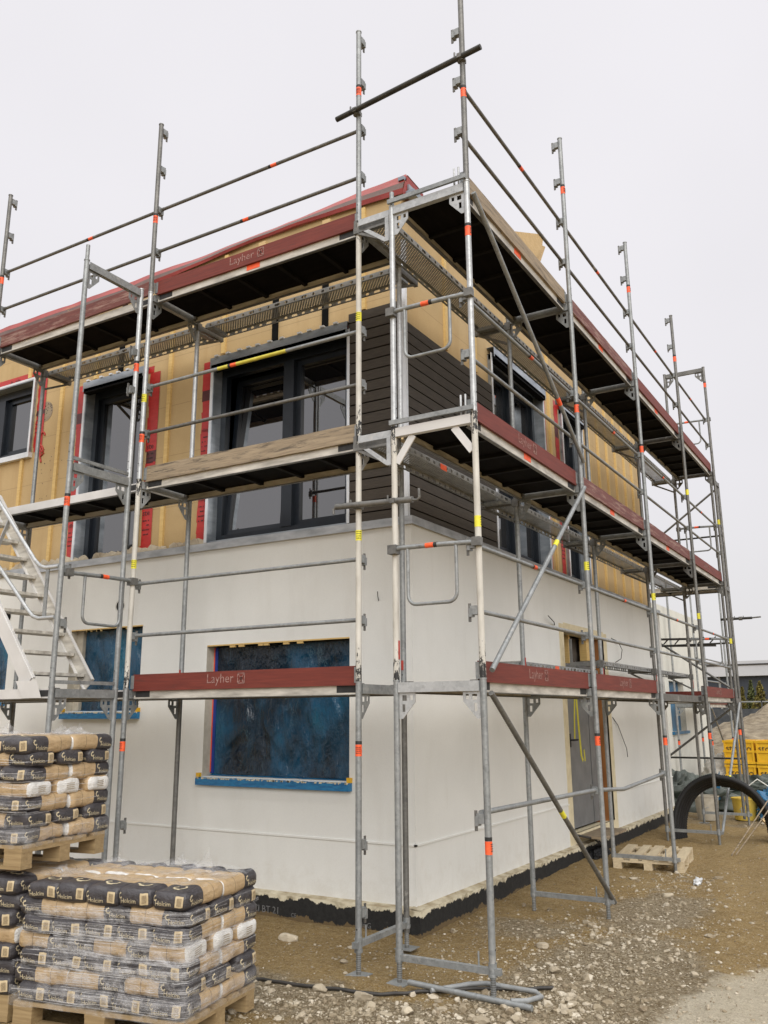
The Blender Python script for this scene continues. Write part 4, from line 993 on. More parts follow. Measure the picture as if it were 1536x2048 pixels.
# foot-level loop lying in the gravel at the front end
# rear scaffold behind the house
SC = thing('scaffold', 'far scaffold crossing the back of the house, thin dark rails and diagonals', 'scaffold', (.60, 10.46, GZ), R(180))
FC = [0, 2.57, 5.14]
for s in FC:
    for d in (0, W):
        post(SC, s, d, .05, L1-.05, 'galv_dark'); post(SC, s, d, L1, 2, 'galv_dark'); post(SC, s, d, L2, 2, 'galv_dark')
    for z in LV: transom(SC, s, z, 'galv_dark')
for i in range(2):
    for z in (L1,): deck(SC, FC[i], FC[i+1], z); toe_board(SC, FC[i], FC[i+1], z, 'toe_red')
    for z in (L2,): deck(SC, FC[i], FC[i+1], z)
    for z in (L1, L2): rail(SC, FC[i], FC[i+1], z+.98, 'black_tube', sticker=False)
rail(SC, FC[0], FC[1], 1.0, 'black_tube', sticker=False)
brace(SC, (.03, -.045, L1-.08), (FC[1], -.045, .12), 'galv_dark', st=None)
brace(SC, (FC[1], -.045, L2-.08), (.03, -.045, L1+.1), 'galv_dark', st=None)
brace(SC, (.03, -.045, L3-.08), (FC[1], -.045, L2+.1), 'galv_dark', st=None)
mb = MB().mat('black_tube'); zt = 3.35-GZ; mb.path([(.20, -.05, zt), (-.35, -.05, zt)], .024, 10); coupler(mb, (0, -.03, zt)); mb.path([(-.33, -.05, zt), (-.5, -.05, zt+.01)], .014, 8); coupler(mb, (-.15, -.05, zt), (1, 0, 0)); mb.build('tie_tube', parent=SC)
# ---------------- stair tower
ST = thing('stair_tower', 'scaffold stair tower with white aluminium steps standing outside the long front', 'stair tower', (-5.50, -1.62, GZ))
for s in (0, 2.56):
    for d in (0, .70):
        post(ST, s, d, .13, L1-.13, 'galv'); post(ST, s, d, L1, 2, 'galv', [(1.58, OR)] if d == 0 else [], (1.02, .55) if d == 0 else (), 1); post(ST, s, d, L2, 2, 'galv' if d == 0 else 'galv_lt', [(1.10, OR)] if d else [], (1.3, .9) if d else (), -1)
        jack(ST, s, d, -.01)
        if d == 0: MB().mat('galv').path([(s, d, L3), (s, d, L3+.16)], .019, 12).build('spigot', parent=ST)
    for z in LV: transom(ST, s, z, 'galv', 0, .70)
    MB().mat('galv').box(s-.012, s+.012, .02, .68, L2+.02, L2+.05).build('deck_lock_bar', parent=ST)
    MB().mat('galv').box(s-.012, s+.012, .02, .68, L1+.03, L1+.06).build('deck_lock_bar', parent=ST)
    base_bar(ST, s, .17)
deck(ST, 0, 2.56, L1, edge='alu', d0=.05, d1=.65)
end_guard(ST, 2.59, L1+1.0, .06, .80)
def stx(wx): return wx+5.50
z0s, sl = 1.97-GZ, 1.2; xb0, xt0 = stx(-3.30), stx(-4.95)
ang = math.atan(sl)
for d, x_off in ((.06, -.03), (.655, .07)):
    mb = MB().mat('alu' if d < .3 else 'alu_edge'); a = Vector((xb0+x_off, d, z0s)); c = Vector((xt0+x_off, d, z0s+sl*(xb0-xt0)))
    mb.bar(a, c, .012, .135, up=(0, 0, 1)); mb.mat('alu'); o_ = -.018 if d > .3 else .018
    n_ = Vector((math.sin(ang), 0, math.cos(ang)))*.069
    mb.bar(a+Vector((0, o_, 0))+n_, c+Vector((0, o_, 0))+n_, .024, .012); mb.bar(a+Vector((0, o_, 0))-n_, c+Vector((0, o_, 0))-n_, .024, .012)
    mb.build('stair_stringer', parent=ST)
for k in range(10):
    z = z0s+.10+k*.198; x = xb0-(z-z0s)/sl
    MB().mat('alu_edge').box(x-.10, x+.09, .085, .64, z-.028, z).build('stair_tread', parent=ST)
MB().mat('alu').add([(xb0-.16, .03, z0s+.02), (xb0+.12, .03, z0s+.02), (xb0+.2, .028, z0s-.13), (xb0-.05, .028, z0s-.13)], [(0, 1, 2, 3)]).build('kick_plate', parent=ST)
for pts in ([(-4.95, 4.71), (-3.93, 3.70), (-3.30, 3.05), (-3.22, 2.99), (-3.14, 2.965), (-2.97, 2.965)], [(-4.95, 4.10), (-3.83, 3.06), (-3.33, 2.60), (-3.26, 2.545), (-3.18, 2.52), (-2.97, 2.52)]):
    MB().mat('galv_lt').path([(stx(x), -.005, z-GZ) for x, z in pts], .0172, 12).build('hand_rail', parent=ST)
MB().mat('galv').box(stx(-3.13), stx(-3.09), -.012, .0, 2.53-GZ, 2.95-GZ).build('hand_rail_strut', parent=ST)
MB().mat('galv_lt').bar((stx(-3.72), -.005, 3.47-GZ), (stx(-3.95), .03, 3.15-GZ), .03, .015).build('hand_rail_strut', parent=ST)
# loose things on the decks
mb = MB().mat('pine'); mb.bar((-.62, -.60, 3.955), (.20, -.38, 3.955), .14, .028); o = mb.mesh('plank')
p_ = put('plank', o, None); p_['label'] = 'fresh yellow plank lying across the deck corner at first floor'; p_['category'] = 'plank'
mP = frame((0, 0, 0), (0, 1, 0), (0, 0, 1))
for x, pts, lab in ((.47, [(.55, 6.05), (.66, 6.30), (.76, 6.38), (1.62, 6.78), (1.55, 6.60), (1.34, 6.36), (1.2, 6.05)], 'large pale board end sticking up over the top side deck'),
                    (.40, [(1.0, 6.05), (1.50, 6.66), (1.86, 6.77), (1.63, 6.44), (1.36, 6.05)], 'smaller pale board end behind the large one on the top side deck')):
    mb = MB().mat('pine'); mb.prism([(y-.55, z-6.05) for y, z in pts], [], .03, frame((0, 0, 0), (0, 1, 0), (0, 0, 1)))
    b_ = put('timber_board', mb.mesh('timber_board'), None, (x, .55, 6.05)); b_['label'] = lab; b_['category'] = 'board'
# ------------------------------------------------------------------ pallets and cement bags
def pallet_mesh_parts(key):
    def bx(*a): return lambda: MB().mat(key).box(*a)
    P = []
    for y, w in ((0, .12), (.175, .10), (.34, .12), (.505, .10), (.68, .12)): P.append(('top_board', bx(0, 1.2, 0, w, .122, .144), (0, y, 0), w))
    for x in (0, .5275, 1.055): P.append(('cross_board', bx(0, .145, 0, .8, .1, .1215), (x, 0, 0), 0))
    for x in (0, .5275, 1.055):
        for y in (0, .35, .70): P.append(('block', bx(.002, .143, .002, .098, .0225, .0995), (x, y, 0), 0))
    for y in (0, .35, .70): P.append(('skid', bx(0, 1.2, 0, .1, 0, .022), (0, y, 0), 0))
    return [(n, cached((n, key, w), f), l) for n, f, l, w in P]
def pallet(label, loc, rot, key='pallet', group=None):
    T = thing('pallet', label, 'pallet', loc, rot, group)
    for n, me, l in pallet_mesh_parts(key): put(n, me, T, l)
    return T
BL, BW, BH = .430, .242, .0975
def bag_mesh(seed):
    rng = random.Random(seed); hx, hy, hz, r = BL/2, BW/2, BH/2+.006, .042
    def surf(d):
        # rounded pillow : clamp into the inner box then push out
        p = Vector(d); q = Vector((max(-hx+r, min(hx-r, p.x)), max(-hy+r, min(hy-r, p.y)), max(-hz+r*.98, min(hz-r*.98, p.z))))
        n = p-q; L = n.length
        if L > 1e-6: p = q+n*(r/L)
        bul = 1+.0*(1-(p.x/hx)**2); p.z += .012*mnoise.noise(Vector((p.x*7+seed*3, p.y*8, p.z*4)))+.004*mnoise.noise(Vector((p.x*22+seed*3, p.y*30, p.z*9)))
        p.y += .010*mnoise.noise(Vector((p.x*6, p.z*9, seed+.5))); p.x += .008*mnoise.noise(Vector((p.y*11, p.z*9, seed+7.5)))
        return p
    mb = MB().mat('bag'); mb.smooth = True
    nx, ny, nz = 18, 12, 8
    def face(fn, a, b_): mb.grid(lambda u, v: surf(fn(u, v)), a, b_, True)
    e = lambda u: 2*u-1
    face(lambda u, v: (hx*e(u), hy*e(v), hz), nx, ny); face(lambda u, v: (-hx*e(u), hy*e(v), -hz), nx, ny)
    face(lambda u, v: (hx*e(u), -hy, hz*e(v)), nx, nz); face(lambda u, v: (-hx*e(u), hy, hz*e(v)), nx, nz)
    face(lambda u, v: (hx, hy*e(u), hz*e(v)), ny, nz); face(lambda u, v: (-hx, -hy*e(u), hz*e(v)), ny, nz)
    # printed end (-x face): emblem, word and label ; same on the two long sides near that end
    off = .0016
    def endp(x, y): p = surf((-hx, -x, y)); return Vector((p.x-off-abs(y)*.02, p.y, p.z))
    def sidep(sg): 
        def f(x, y):
            p = surf((-hx+.04+x if sg < 0 else -.05-x, sg*hy, y)); return Vector((p.x, p.y+sg*(off+abs(y)*.02), p.z))
        return f
    def topp(x, y): p = surf((-hx+.035+y, .0-x, hz)); return Vector((p.x, p.y, p.z+off))
    def rect(fn, x0, x1, y0_, y1_, key, n=(4, 4)):
        mb.mat(key).grid(lambda u, v: fn(x0+(x1-x0)*u, y0_+(y1_-y0_)*v), n[0], n[1], True)
    def stroke(fn, pts, w, key='bag_print'):
        mb.mat(key)
        for (xa, ya), (xb, yb2) in zip(pts[:-1], pts[1:]):
            dx, dy = xb-xa, yb2-ya; L = math.hypot(dx, dy) or 1; px_, py_ = -dy/L*w/2, dx/L*w/2
            mb.add([fn(xa+px_, ya+py_), fn(xb+px_, yb2+py_), fn(xb-px_, yb2-py_), fn(xa-px_, ya-py_)], [(0, 3, 2, 1)], False)
    def emblem(fn, cx, cy, k):
        arc = [(cx+k*math.cos(t_), cy+k*math.sin(t_)) for t_ in [R(a) for a in range(70, 331, 26)]]; stroke(fn, arc, k*.5)
        for a in (95, 135, 175): stroke(fn, [(cx+k*math.cos(R(a)), cy+k*math.sin(R(a))), (cx+k*1.5*math.cos(R(a)), cy+k*1.5*math.sin(R(a)))], k*.35)
    for fn, x0 in ((endp, -.105), (sidep(-1), .005), (sidep(1), .005)):
        mb.mat('bag_print'); mb.text('Holcim', None, fit=.105, fn=lambda x, y, fn=fn, x0=x0: fn(x0+.018+x, y-.028))
        emblem(fn, x0+.012, .014, .014)
    rect(endp, .045, .100, -.030, .036, 'bag_label', (5, 6)); 
    def endc(x, y): p = endp(x, y); return Vector((p.x-.001, p.y, p.z))
    rect(endc, .057, .088, -.020, .022, 'bag_code', (3, 4))
    # horned emblem on the dark part of the top
    def horn(sg): return [(sg*.008, .055), (sg*.030, .060), (sg*.042, .080), (sg*.034, .100), (sg*.022, .106)]
    for sg in (1, -1): stroke(topp, horn(sg), .012); 
    stroke(topp, [(-.018, .048), (.018, .048)], .020)
    # small prints on the white tail
    def tail(x, y): p = surf((hx, x, y)); return Vector((p.x+off+abs(y)*.02, p.y, p.z))
    for k in range(4): rect(tail, -.03, .045, -.02+k*.012, -.016+k*.012, 'bag_code', (3, 1))
    return mb.mesh('cement_bag')
BAGS = [bag_mesh(i) for i in range(8)]
ORD = ['topmost', 'second', 'third', 'fourth', 'fifth', 'sixth', 'bottom']; COLN = ['first', 'second', 'third', 'fourth', 'fifth']
NB = 0
def stack(FRc, yaw, zb, where, group, rows_front, seed, side=True):
    """FRc: ground corner nearest the camera; a = along the long face (towards the right), b = into depth"""
    rng = random.Random(seed); a = Vector((math.cos(yaw), math.sin(yaw), 0)); b_ = Vector((-math.sin(yaw), math.cos(yaw), 0)); FRc = Vector((*FRc, 0))
    def place(alng, dep, z, rz, label):
        p = FRc - a*alng + b_*dep
        o = put('cement_bag', rng.choice(BAGS), None, (p.x+rng.uniform(-.008, .008), p.y+rng.uniform(-.008, .008), z+rng.uniform(-.002, .002)), (rng.uniform(-.02, .02), rng.uniform(-.02, .02), yaw+rz+rng.uniform(-.05, .05)))
        o['label'] = label; o['category'] = 'cement bag'; o['group'] = group
    nl = 7
    for L in range(nl):
        z = zb+BH*.965*(nl-1-L)+BH/2; rowname = ORD[L]
        if L % 2 == 0:
            for c in range(5):          # dark ends to the front
                if c >= rows_front and L > 0: continue
                nm = COLN[c]
                place(.118+c*.235, .21, z, math.pi/2, f'bag with dark end forward, {rowname} layer on {where}, {nm} from front right corner')
            for c in range(5 if L == 0 else 1):
                place(.118+c*.235, .64, z, -math.pi/2, f'rear row bag, {rowname} layer on {where}, {COLN[c]} from its right side')
        else:
            for r in range(3):          # along the front : ends show on the right side
                white = (L == 3)
                place(.205, .14+r*.285, z, math.pi if not white else 0, f'{"white" if white else "dark"} ended bag at right side, {rowname} layer on {where}, {COLN[r]} from front')
            for c in (1, 2):
                if c+1 > rows_front: continue
                flip = (c == 1) == (L % 4 == 1)
                place(.205+.405*c, .14, z, math.pi if flip else 0, f'bag lying lengthwise at front, {rowname} layer on {where}, {"middle" if c == 1 else "left"} one')
FR1, Y1 = (-.391, -2.613), .1685
FR2, Y2 = (-1.656, -2.784), .166
def pal_loc(FRc, yaw, off=.015): return (FRc[0]-math.cos(yaw)*1.185, FRc[1]-math.sin(yaw)*1.185)
z_p = GZ+.01
pallet('wooden pallet under the nearest shrink-wrapped stack of cement bags', (*pal_loc(FR1, Y1), z_p-.0), Y1, group='pallets under the cement bags')
stack(FR1, Y1, z_p+.146, 'the nearest pallet', 'cement bags on the nearest pallet', 5, 3)
pallet('wooden pallet on the ground under the lower left stack of cement bags', (*pal_loc(FR2, Y2), z_p), Y2, group='pallets under the cement bags')
stack(FR2, Y2, z_p+.146, 'the lower pallet', 'cement bags on the lower left pallet', 2, 5)
zu = z_p+.146+BH*.965*7+.055
pallet('wooden pallet resting on top of cement bags, carrying the upper stack', (*pal_loc(FR2, Y2), zu), Y2, group='pallets under the cement bags')
stack(FR2, Y2, zu+.146, 'the upper pallet', 'cement bags on the upper pallet', 2, 9)
# stretch film : pulled bands round the stack plus a loose crumpled top sheet
def film(FRc, yaw, zb, zt, label, seed, bands, peaks):
    rng = random.Random(seed); a = Vector((math.cos(yaw), math.sin(yaw), 0)); b_ = Vector((-math.sin(yaw), math.cos(yaw), 0)); F = Vector((*FRc, 0))
    mb = MB().mat('film'); mb.smooth = True
    def P(al, de, z): p = F-a*al+b_*de; return Vector((p.x, p.y, z))
    def ring(s):      # runs along the front from the left to the corner, then along the right side
        if s < 1.18: return P(1.20-s, -.018, 0), -b_
        return P(-.018+0, min(s-1.18, .86), 0), a
    for k in range(bands):
        z0 = zb+(zt-zb)*(.02+.80*rng.random()); h = rng.choice((.0018, .0022, .003, .003, .004, .005, .02, .045)); mb.mat('film' if h > .01 else 'film_strand'); s0 = rng.uniform(0, .5); s1 = rng.uniform(.9, 2.0); sl_ = rng.uniform(-.02, .02); n = 36; ph = rng.random()*9
        def fn(u, v):
            s = s0+(s1-s0)*u; p, nr = ring(s); q = mnoise.noise(Vector((s*3, ph, z0*4)))
            return Vector((p.x, p.y, z0+sl_*s+.012*q+h*(v-.5)*(1+.6*mnoise.noise(Vector((s*5, ph+4, 0))))))+nr*(.004+.008*abs(mnoise.noise(Vector((s*7, ph, 3)))))
        mb.grid(fn, n, 1)
    mb.mat('film')
    # skirt pulled tight under the lowest bags
    mb.grid(lambda u, v: (lambda p, nr: Vector((p.x, p.y, zb-.02+.11*v+.012*mnoise.noise(Vector((u*9, v*2, seed)))))+nr*(.014+.012*mnoise.noise(Vector((u*14, v*5, seed+2)))))(*ring(2.0*u)), 60, 5)
    # top sheet edges with peaks
    for al, de, wd, hh in peaks:
        def fp(u, v):
            q = mnoise.noise(Vector((u*4+al*7, v*4, seed))); c = max(0, 1-abs(u-.5)*2)
            return P(al+wd*(u-.5)*(1-.55*v), de+.16*v*(u-.2)+.03*q, zt+.006+hh*v*(.35+.65*c)+.035*q*v*1.6)
        mb.grid(fp, 14, 8)
        def fq(u, v):
            q = mnoise.noise(Vector((u*5+al*3, v*5, seed+4)))
            return P(al+wd*1.6*(u-.5), de+(.30*(v-.5)), zt+.006+.02*abs(q)+.05*max(0, 1-abs(u-.5)*3)*max(0, 1-abs(v-.5)*3))
        mb.grid(fq, 12, 8)
    def ft(u, v):
        q = mnoise.noise(Vector((u*6, v*5, seed+1)))+.6*abs(mnoise.noise(Vector((u*13, v*11, seed+6))))
        return P(1.19*u-.01, .17+.67*v+.03*mnoise.noise(Vector((u*5, 0, seed)))*(1-v), zt+.010+.016*q)
    mb.mat('film').grid(ft, 70, 40)
    o = mb.build('stretch_film'); o['label'] = label; o['category'] = 'plastic film'
zt1 = z_p+.146+BH*.965*6+BH
film(FR1, Y1, z_p+.15, zt1, 'crinkled clear stretch film wrapped round the nearest pallet of bags', 11, 110, [(.28, .62, .34, .15), (1.02, .66, .30, .11), (1.16, .30, .26, .06), (.6, .8, .3, .05)])
film(FR2, Y2, zu+.15, zu+.146+BH*.965*6+BH, 'crinkled clear stretch film round the upper stack of bags', 12, 40, [(.62, .40, .42, .10), (.16, .62, .30, .09), (.36, .70, .26, .07)])
# pale empty pallet on the side
T = pallet('pale empty pallet lying on the dirt beside the plinth below the door', (.80, 4.30, -.13), R(97), 'pallet_pale')

# ------------------------------------------------------------------ ground clutter
def tagm(o, label, cat, **kw):
    o['label'] = label; o['category'] = cat
    for k, v in kw.items(): o[k] = v
    return o
def gz(x, y): return gheight(x, y)
# long black cable on the ground
pts = []
for u in range(41):
    t_ = u/40; x = -2.0+3.0*t_; y = -1.05+ (-.25*math.sin(t_*3.0)) + (1.5*max(0, t_-.45)**1.6) + .02*math.sin(t_*17); pts.append((x, y, gz(x, y)+.014))
tagm(MB().mat('cable').path(pts, .012, 8).build('cable'), 'black cable lying across the dirt in front of the house corner', 'cable')
# grey tube loop at the foot of the corner frame
pts = [(.33, -1.02, 0), (.50, -.78, 0), (.60, -.72, .0), (.95, -.72, .0), (1.02, -.80, 0), (.98, -.95, .0), (.90, -1.02, 0)]
tagm(MB().mat('conduit').path([(x, y, gz(x, y)+.03) for x, y, _ in pts], .0155, 10).build('guard_rail_loop'), 'bent grey tube loop lying in the gravel beside the corner post', 'tube')
tagm(MB().mat('galv').path([(.14, -.98, gz(.14, -.98)+.05), (1.05, -1.04, gz(1.05, -1.04)+.03)], .019, 12).build('scaffold_tube'), 'straight galvanised tube lying on the ground at the corner frame', 'tube')
# black dimple sheet clump and cable under the door
def blob(name, mat, c, s, seed, nu=72, nv=36, amp=.35, fr=2.2, zmin=None):
    mb = MB().mat(mat); c = Vector(c)
    def fn(u, v):
        th, ph = u*2*math.pi, (v-.5)*math.pi; d = Vector((math.cos(th)*math.cos(ph), math.sin(th)*math.cos(ph), math.sin(ph)))
        k = 1+amp*mnoise.noise(d*fr+Vector((seed, 0, 0)))+amp*.6*mnoise.noise(d*fr*2.7+Vector((0, seed, 0)))+amp*.5*abs(mnoise.noise(d*fr*5+Vector((0, 0, seed))))-amp*.25*abs(mnoise.noise(d*fr*11))
        p = Vector((d.x*s[0]*k, d.y*s[1]*k, d.z*s[2]*k))+c
        if zmin is not None: p.z = max(p.z, zmin)
        return p
    mb.grid(fn, nu, nv, True); return mb.build(name)
tagm(blob('bitumen_scrap', 'rubber', (-.36, 4.85, -.10), (.08, .32, .12), 3, amp=.5), 'crumpled black sealing sheet heaped against the plinth below the door', 'sealing sheet')
tagm(MB().mat('cable').path([(HX+.05, 4.35, .22), (-.34, 4.6, .16), (-.30, 4.85, .04), (-.32, 5.0, -.08)], .014, 8).build('cable'), 'short black cable drooping from the plinth under the door', 'cable')
tagm(MB().mat('toe_raw').box(-.62, -.18, 4.55, 5.5, .16, .19).build('threshold_board'), 'weathered board laid flat as a step under the door', 'board')
tagm(blob('plastic_scrap', 'plastic_clear', (1.06, 3.75, gz(1.06, 3.75)+.02), (.035, .11, .03), 2, 30, 16, amp=.8), 'scrap of pale plastic on the dirt beside the empty pallet', 'plastic scrap')
# arch of black corrugated pipes
PA = thing('pipe_bundle', 'bundle of black corrugated pipes bent into an arch on the dirt', 'pipes', (.72, 7.35, GZ))
for k in range(5):
    pts = []; rad = []; n = 150; off = (k-2)*.07; kk = 1-.035*(k-2)
    for i in range(n+1):
        t_ = math.pi*i/n; wob = .03*math.sin(t_*2+k)
        x = -.62*math.cos(t_)*kk; z = (.90-.03*k)*math.sin(t_)**.80*(1 if t_ < 1.57 else .98)
        pts.append((x, off+wob-.12*math.cos(t_), max(z, -.02))); rad.append(.039+.004*(1 if i % 2 else -1))
    mb = MB().mat('rubber'); mb.path(pts, .045, 12, radii=rad); mb.build('pipe', parent=PA)
# canes / wires by the pipes
for i, (p0, p1, lab) in enumerate((((1.02, 6.0, GZ), (1.52, 6.6, .62), 'thin bent metal rod leaning against the pipe arch, upper of two'), ((1.06, 6.1, GZ), (1.58, 6.7, .58), 'thin bent metal rod leaning against the pipe arch, lower of two'))):
    tagm(MB().mat('toe_raw').path([p0, p1], .009, 6).build('metal_rod'), lab, 'rod')
pts = [(.98, 7.6, .35), (1.05, 7.62, .62), (1.18, 7.65, .72), (1.32, 7.68, .62), (1.40, 7.7, .3), (1.5, 7.7, -.1)]
tagm(MB().mat('pale_wall').path(pts, .010, 6).build('hose'), 'thin white hose looped under the pipe arch', 'hose')
tagm(MB().mat('pine').bar((1.15, 8.1, .12), (1.50, 7.55, -.10), .10, .03).build('timber_board'), 'yellow board end beside the right foot of the pipe arch', 'board')
# clutter between the house and the mound
tagm(blob('tarpaulin', 'tarp_green', (-.75, 11.6, .05), (.9, .8, .40), 5, amp=.45, zmin=GZ-.05), 'dark green tarpaulin heap next to the house corner', 'tarpaulin')
tagm(blob('tarpaulin', 'tarp_green', (.55, 13.2, .12), (1.15, .7, .30), 8, amp=.4, zmin=GZ-.05), 'grey-green tarpaulin draped over materials in front of the yellow crates', 'tarpaulin')
tagm(blob('blue_sheet', 'sheet_blue', (1.12, 10.3, .10), (.34, .5, .30), 4, amp=.5, zmin=GZ-.05), 'crumpled blue plastic sheet right of the pipe arch', 'plastic sheet')
mb = MB().mat('sheet_blue'); mb.add([(-.25, 11.0, .05), (.0, 11.0, .12), (.02, 11.05, .62), (-.22, 11.0, -.05)], [(0, 1, 2, 3)]); mb.add([(-.25, 11.03, .05), (.0, 11.03, .12), (.02, 11.08, .62), (-.22, 11.03, -.05)], [(3, 2, 1, 0)])
tagm(mb.build('blue_sheet'), 'small blue plastic sheet standing up beside the buckets', 'plastic sheet')
def bucket(x, y, m, lab, r=.17, h=.32):
    T = thing('bucket', lab, 'bucket', (x, y, GZ))
    mb = MB().mat(m); mb.path([(0, 0, 0), (0, 0, h)], r, 24, radii=[r*.85, r], caps=False); mb.path([(0, 0, 0), (0, 0, .01)], r*.85, 24); mb.path([(0, 0, h-.02), (0, 0, h)], r+.012, 24, caps=False)
    mb.build('tub', parent=T); MB().mat('conduit').path([(-r, 0, h-.03), (-r*.8, -.06, h-.14), (0, -.12-r*.6, h-.2), (r*.8, -.06, h-.14), (r, 0, h-.03)], .006, 6).build('handle', parent=T)
bucket(-.02, 9.9, 'bucket_w', 'dirty white bucket behind the left side of the pipe arch', .20, .40); bucket(.55, 10.2, 'bucket_y', 'yellow plastic bucket seen through the pipe arch', .21, .36)
tagm(blob('bulk_sack', 'sack_w', (-.55, 15.2, .32), (.55, .5, .42), 6, amp=.18, zmin=GZ-.05), 'pale bulging woven sack left of the yellow crates', 'sack')
# yellow crates with black lettering
def crate_mesh():
    mb = MB().mat('crate_yellow'); w, d, h = .63, .8, .50
    for x0, x1, y0_, y1_ in ((0, w, 0, .03), (0, w, d-.03, d), (0, .03, .03, d-.03), (w-.03, w, .03, d-.03)): mb.box(x0, x1, y0_, y1_, .0, h)
    mb.box(.03, w-.03, .03, d-.03, .0, .03)
    for z in (.0, .24, h-.05): mb.box(-.02, w+.02, -.02, -.0005, z, z+.05)
    for x in (0, .295, w-.04): mb.box(x, x+.04, -.015, -.0004, .051, h-.051)
    mb.mat('ink').text('sto', frame((.05, -.018, .27), (1, 0, 0), (0, 0, 1)), fit=.235); mb.text('sto', frame((.345, -.018, .27), (1, 0, 0), (0, 0, 1)), fit=.235)
    return mb.mesh('crate')
CM = crate_mesh()
for i in range(4):
    for k in range(2):
        nm = ['leftmost', 'second', 'third', 'rightmost'][i]
        c = put('crate', CM, None, (-.50+i*.68, 14.6-.06*i, GZ+.17+k*.52), R(-4)); tagm(c, f'yellow plastic crate with black lettering, {"upper" if k else "lower"} one of the {nm} stack', 'crate', group='yellow crates by the mound')
mb = MB().mat('pallet'); mb.box(-.5, 2.3, 14.3, 15.2, GZ, GZ+.165); tagm(mb.build('pallet'), 'low timber base under the yellow crates', 'pallet')
TB = thing('work_table', 'rough timber trestle at the right edge in front of the yellow crates', 'table', (1.35, 12.6, GZ))
MB().mat('pallet').box(-.4, .8, -.2, .3, .62, .67).build('tabletop', parent=TB)
for x, y in ((-.3, -.15), (-.3, .2), (.65, -.15), (.65, .2)): MB().mat('pallet').box(x, x+.08, y, y+.08, 0, .62).build('leg', parent=TB)

# ------------------------------------------------------------------ mound, second house, hall, trees, fence
def mound():
    mb = MB().mat('mound'); mb.smooth = True; nu, nv = 220, 90
    def fn(u, v):
        x = -16+48*u; y = 20+26*v; prof_ = math.sin(math.pi*min(1, max(0, v)))**.7; ex = min(1, max(0, (x+7.0)/5.0))
        z = GZ-.12+(2.05+.45*mnoise.noise(Vector((x*.16, y*.16, 0))))*prof_*ex + .22*mnoise.noise(Vector((x*.9, y*.9, 3)))*prof_+.13*mnoise.noise(Vector((x*2.5, y*2.5, 3)))*prof_+.07*mnoise.noise(Vector((x*6.5, y*6.5, 3)))*prof_
        return (x, y, z)
    mb.grid(fn, nu, nv); me = mb.mesh('dirt_mound'); a = me.attributes.new('gravel', 'FLOAT', 'POINT'); a.data.foreach_set('value', [.75]*len(me.vertices)); a = me.attributes.new('sand', 'FLOAT', 'POINT'); a.data.foreach_set('value', [.15]*len(me.vertices))
    put('dirt_mound', me, None, kind='structure')
mound()
# second house
H2 = thing('house', 'pale rendered second house with a blue covered window, standing behind the first', 'house', (-1.45, 15.2, GZ))
mb = MB(); wall_panel(mb, Matrix(((0, -1, 0, 0), (1, 0, 0, 0), (0, 0, 1, 0), (0, 0, 0, 1))), -2.0, 3.2, .25, 4.2, [(-1.2, .25, 1.38, 2.5)], .15, 'pale_wall', 'reveal')
mb.mat('pale_wall'); mb.add([(-9, -2, .25), (0, -2, .25), (0, -2, 4.2), (-9, -2, 4.2)], [(0, 1, 2, 3)]); mb.add([(-9, -2, 4.2), (0, -2, 4.2), (0, 3.2, 4.2), (-9, 3.2, 4.2)], [(0, 1, 2, 3)])
mb.add([(-9, 3.2, .25), (0, 3.2, .25), (0, 3.2, 4.2), (-9, 3.2, 4.2)], [(3, 2, 1, 0)]); mb.add([(-9, -2, .25), (-9, 3.2, .25), (-9, 3.2, 4.2), (-9, -2, 4.2)], [(3, 2, 1, 0)]); mb.build('wall', parent=H2)
MB().mat('rubber').box(-9.05, .05, -2.05, 3.25, -.1, .25).build('plinth', parent=H2)
w2 = MB().mat('sheet_blue').box(-.149, -.13, -1.2, .25, 1.38, 2.5).box(.003, .06, -1.25, .3, 1.32, 1.38).build('window', parent=H2)
S2 = thing('scaffold', 'distant thin scaffold standing against the pale second house', 'scaffold', (-.62, 15.2, GZ), R(90))
for s in (-1.2, 1.37):
    for d in (0, W):
        for z in (.0, 2.0): post(S2, s, d, z, 2.0, 'galv', [(1.1, OR)] if z == 0 else [])
        post(S2, s, d, 4, .8, 'galv')
    transom(S2, s, 2.0, 'galv')
for a_, c_ in ((-1.2, 1.37),):
    deck(S2, a_, c_, 2.0); toe_board(S2, a_, c_, 2.0, 'toe_red')
    for dz in (.98, .49): rail(S2, a_, c_, 2+dz, 'galv', sticker=False)
brace(S2, (-1.17, -.045, 1.9), (1.30, -.045, .1), 'galv', st=None)
# lattice beam lying on top of the rear scaffold
mb = MB().mat('cable')
for z in (0, .13): mb.bar((-1.2, 0, z), (.5, 0, z-.05), .05, .04)
for i in range(8): x = -1.15+i*.22; mb.bar((x, 0, .0), (x+.12, 0, .12), .03, .02)
o = mb.mesh('lattice_beam'); tagm(put('lattice_beam', o, None, (-.35, 11.2, 2.98), R(3)), 'dark lattice beam laid on the far scaffold behind the house', 'beam')
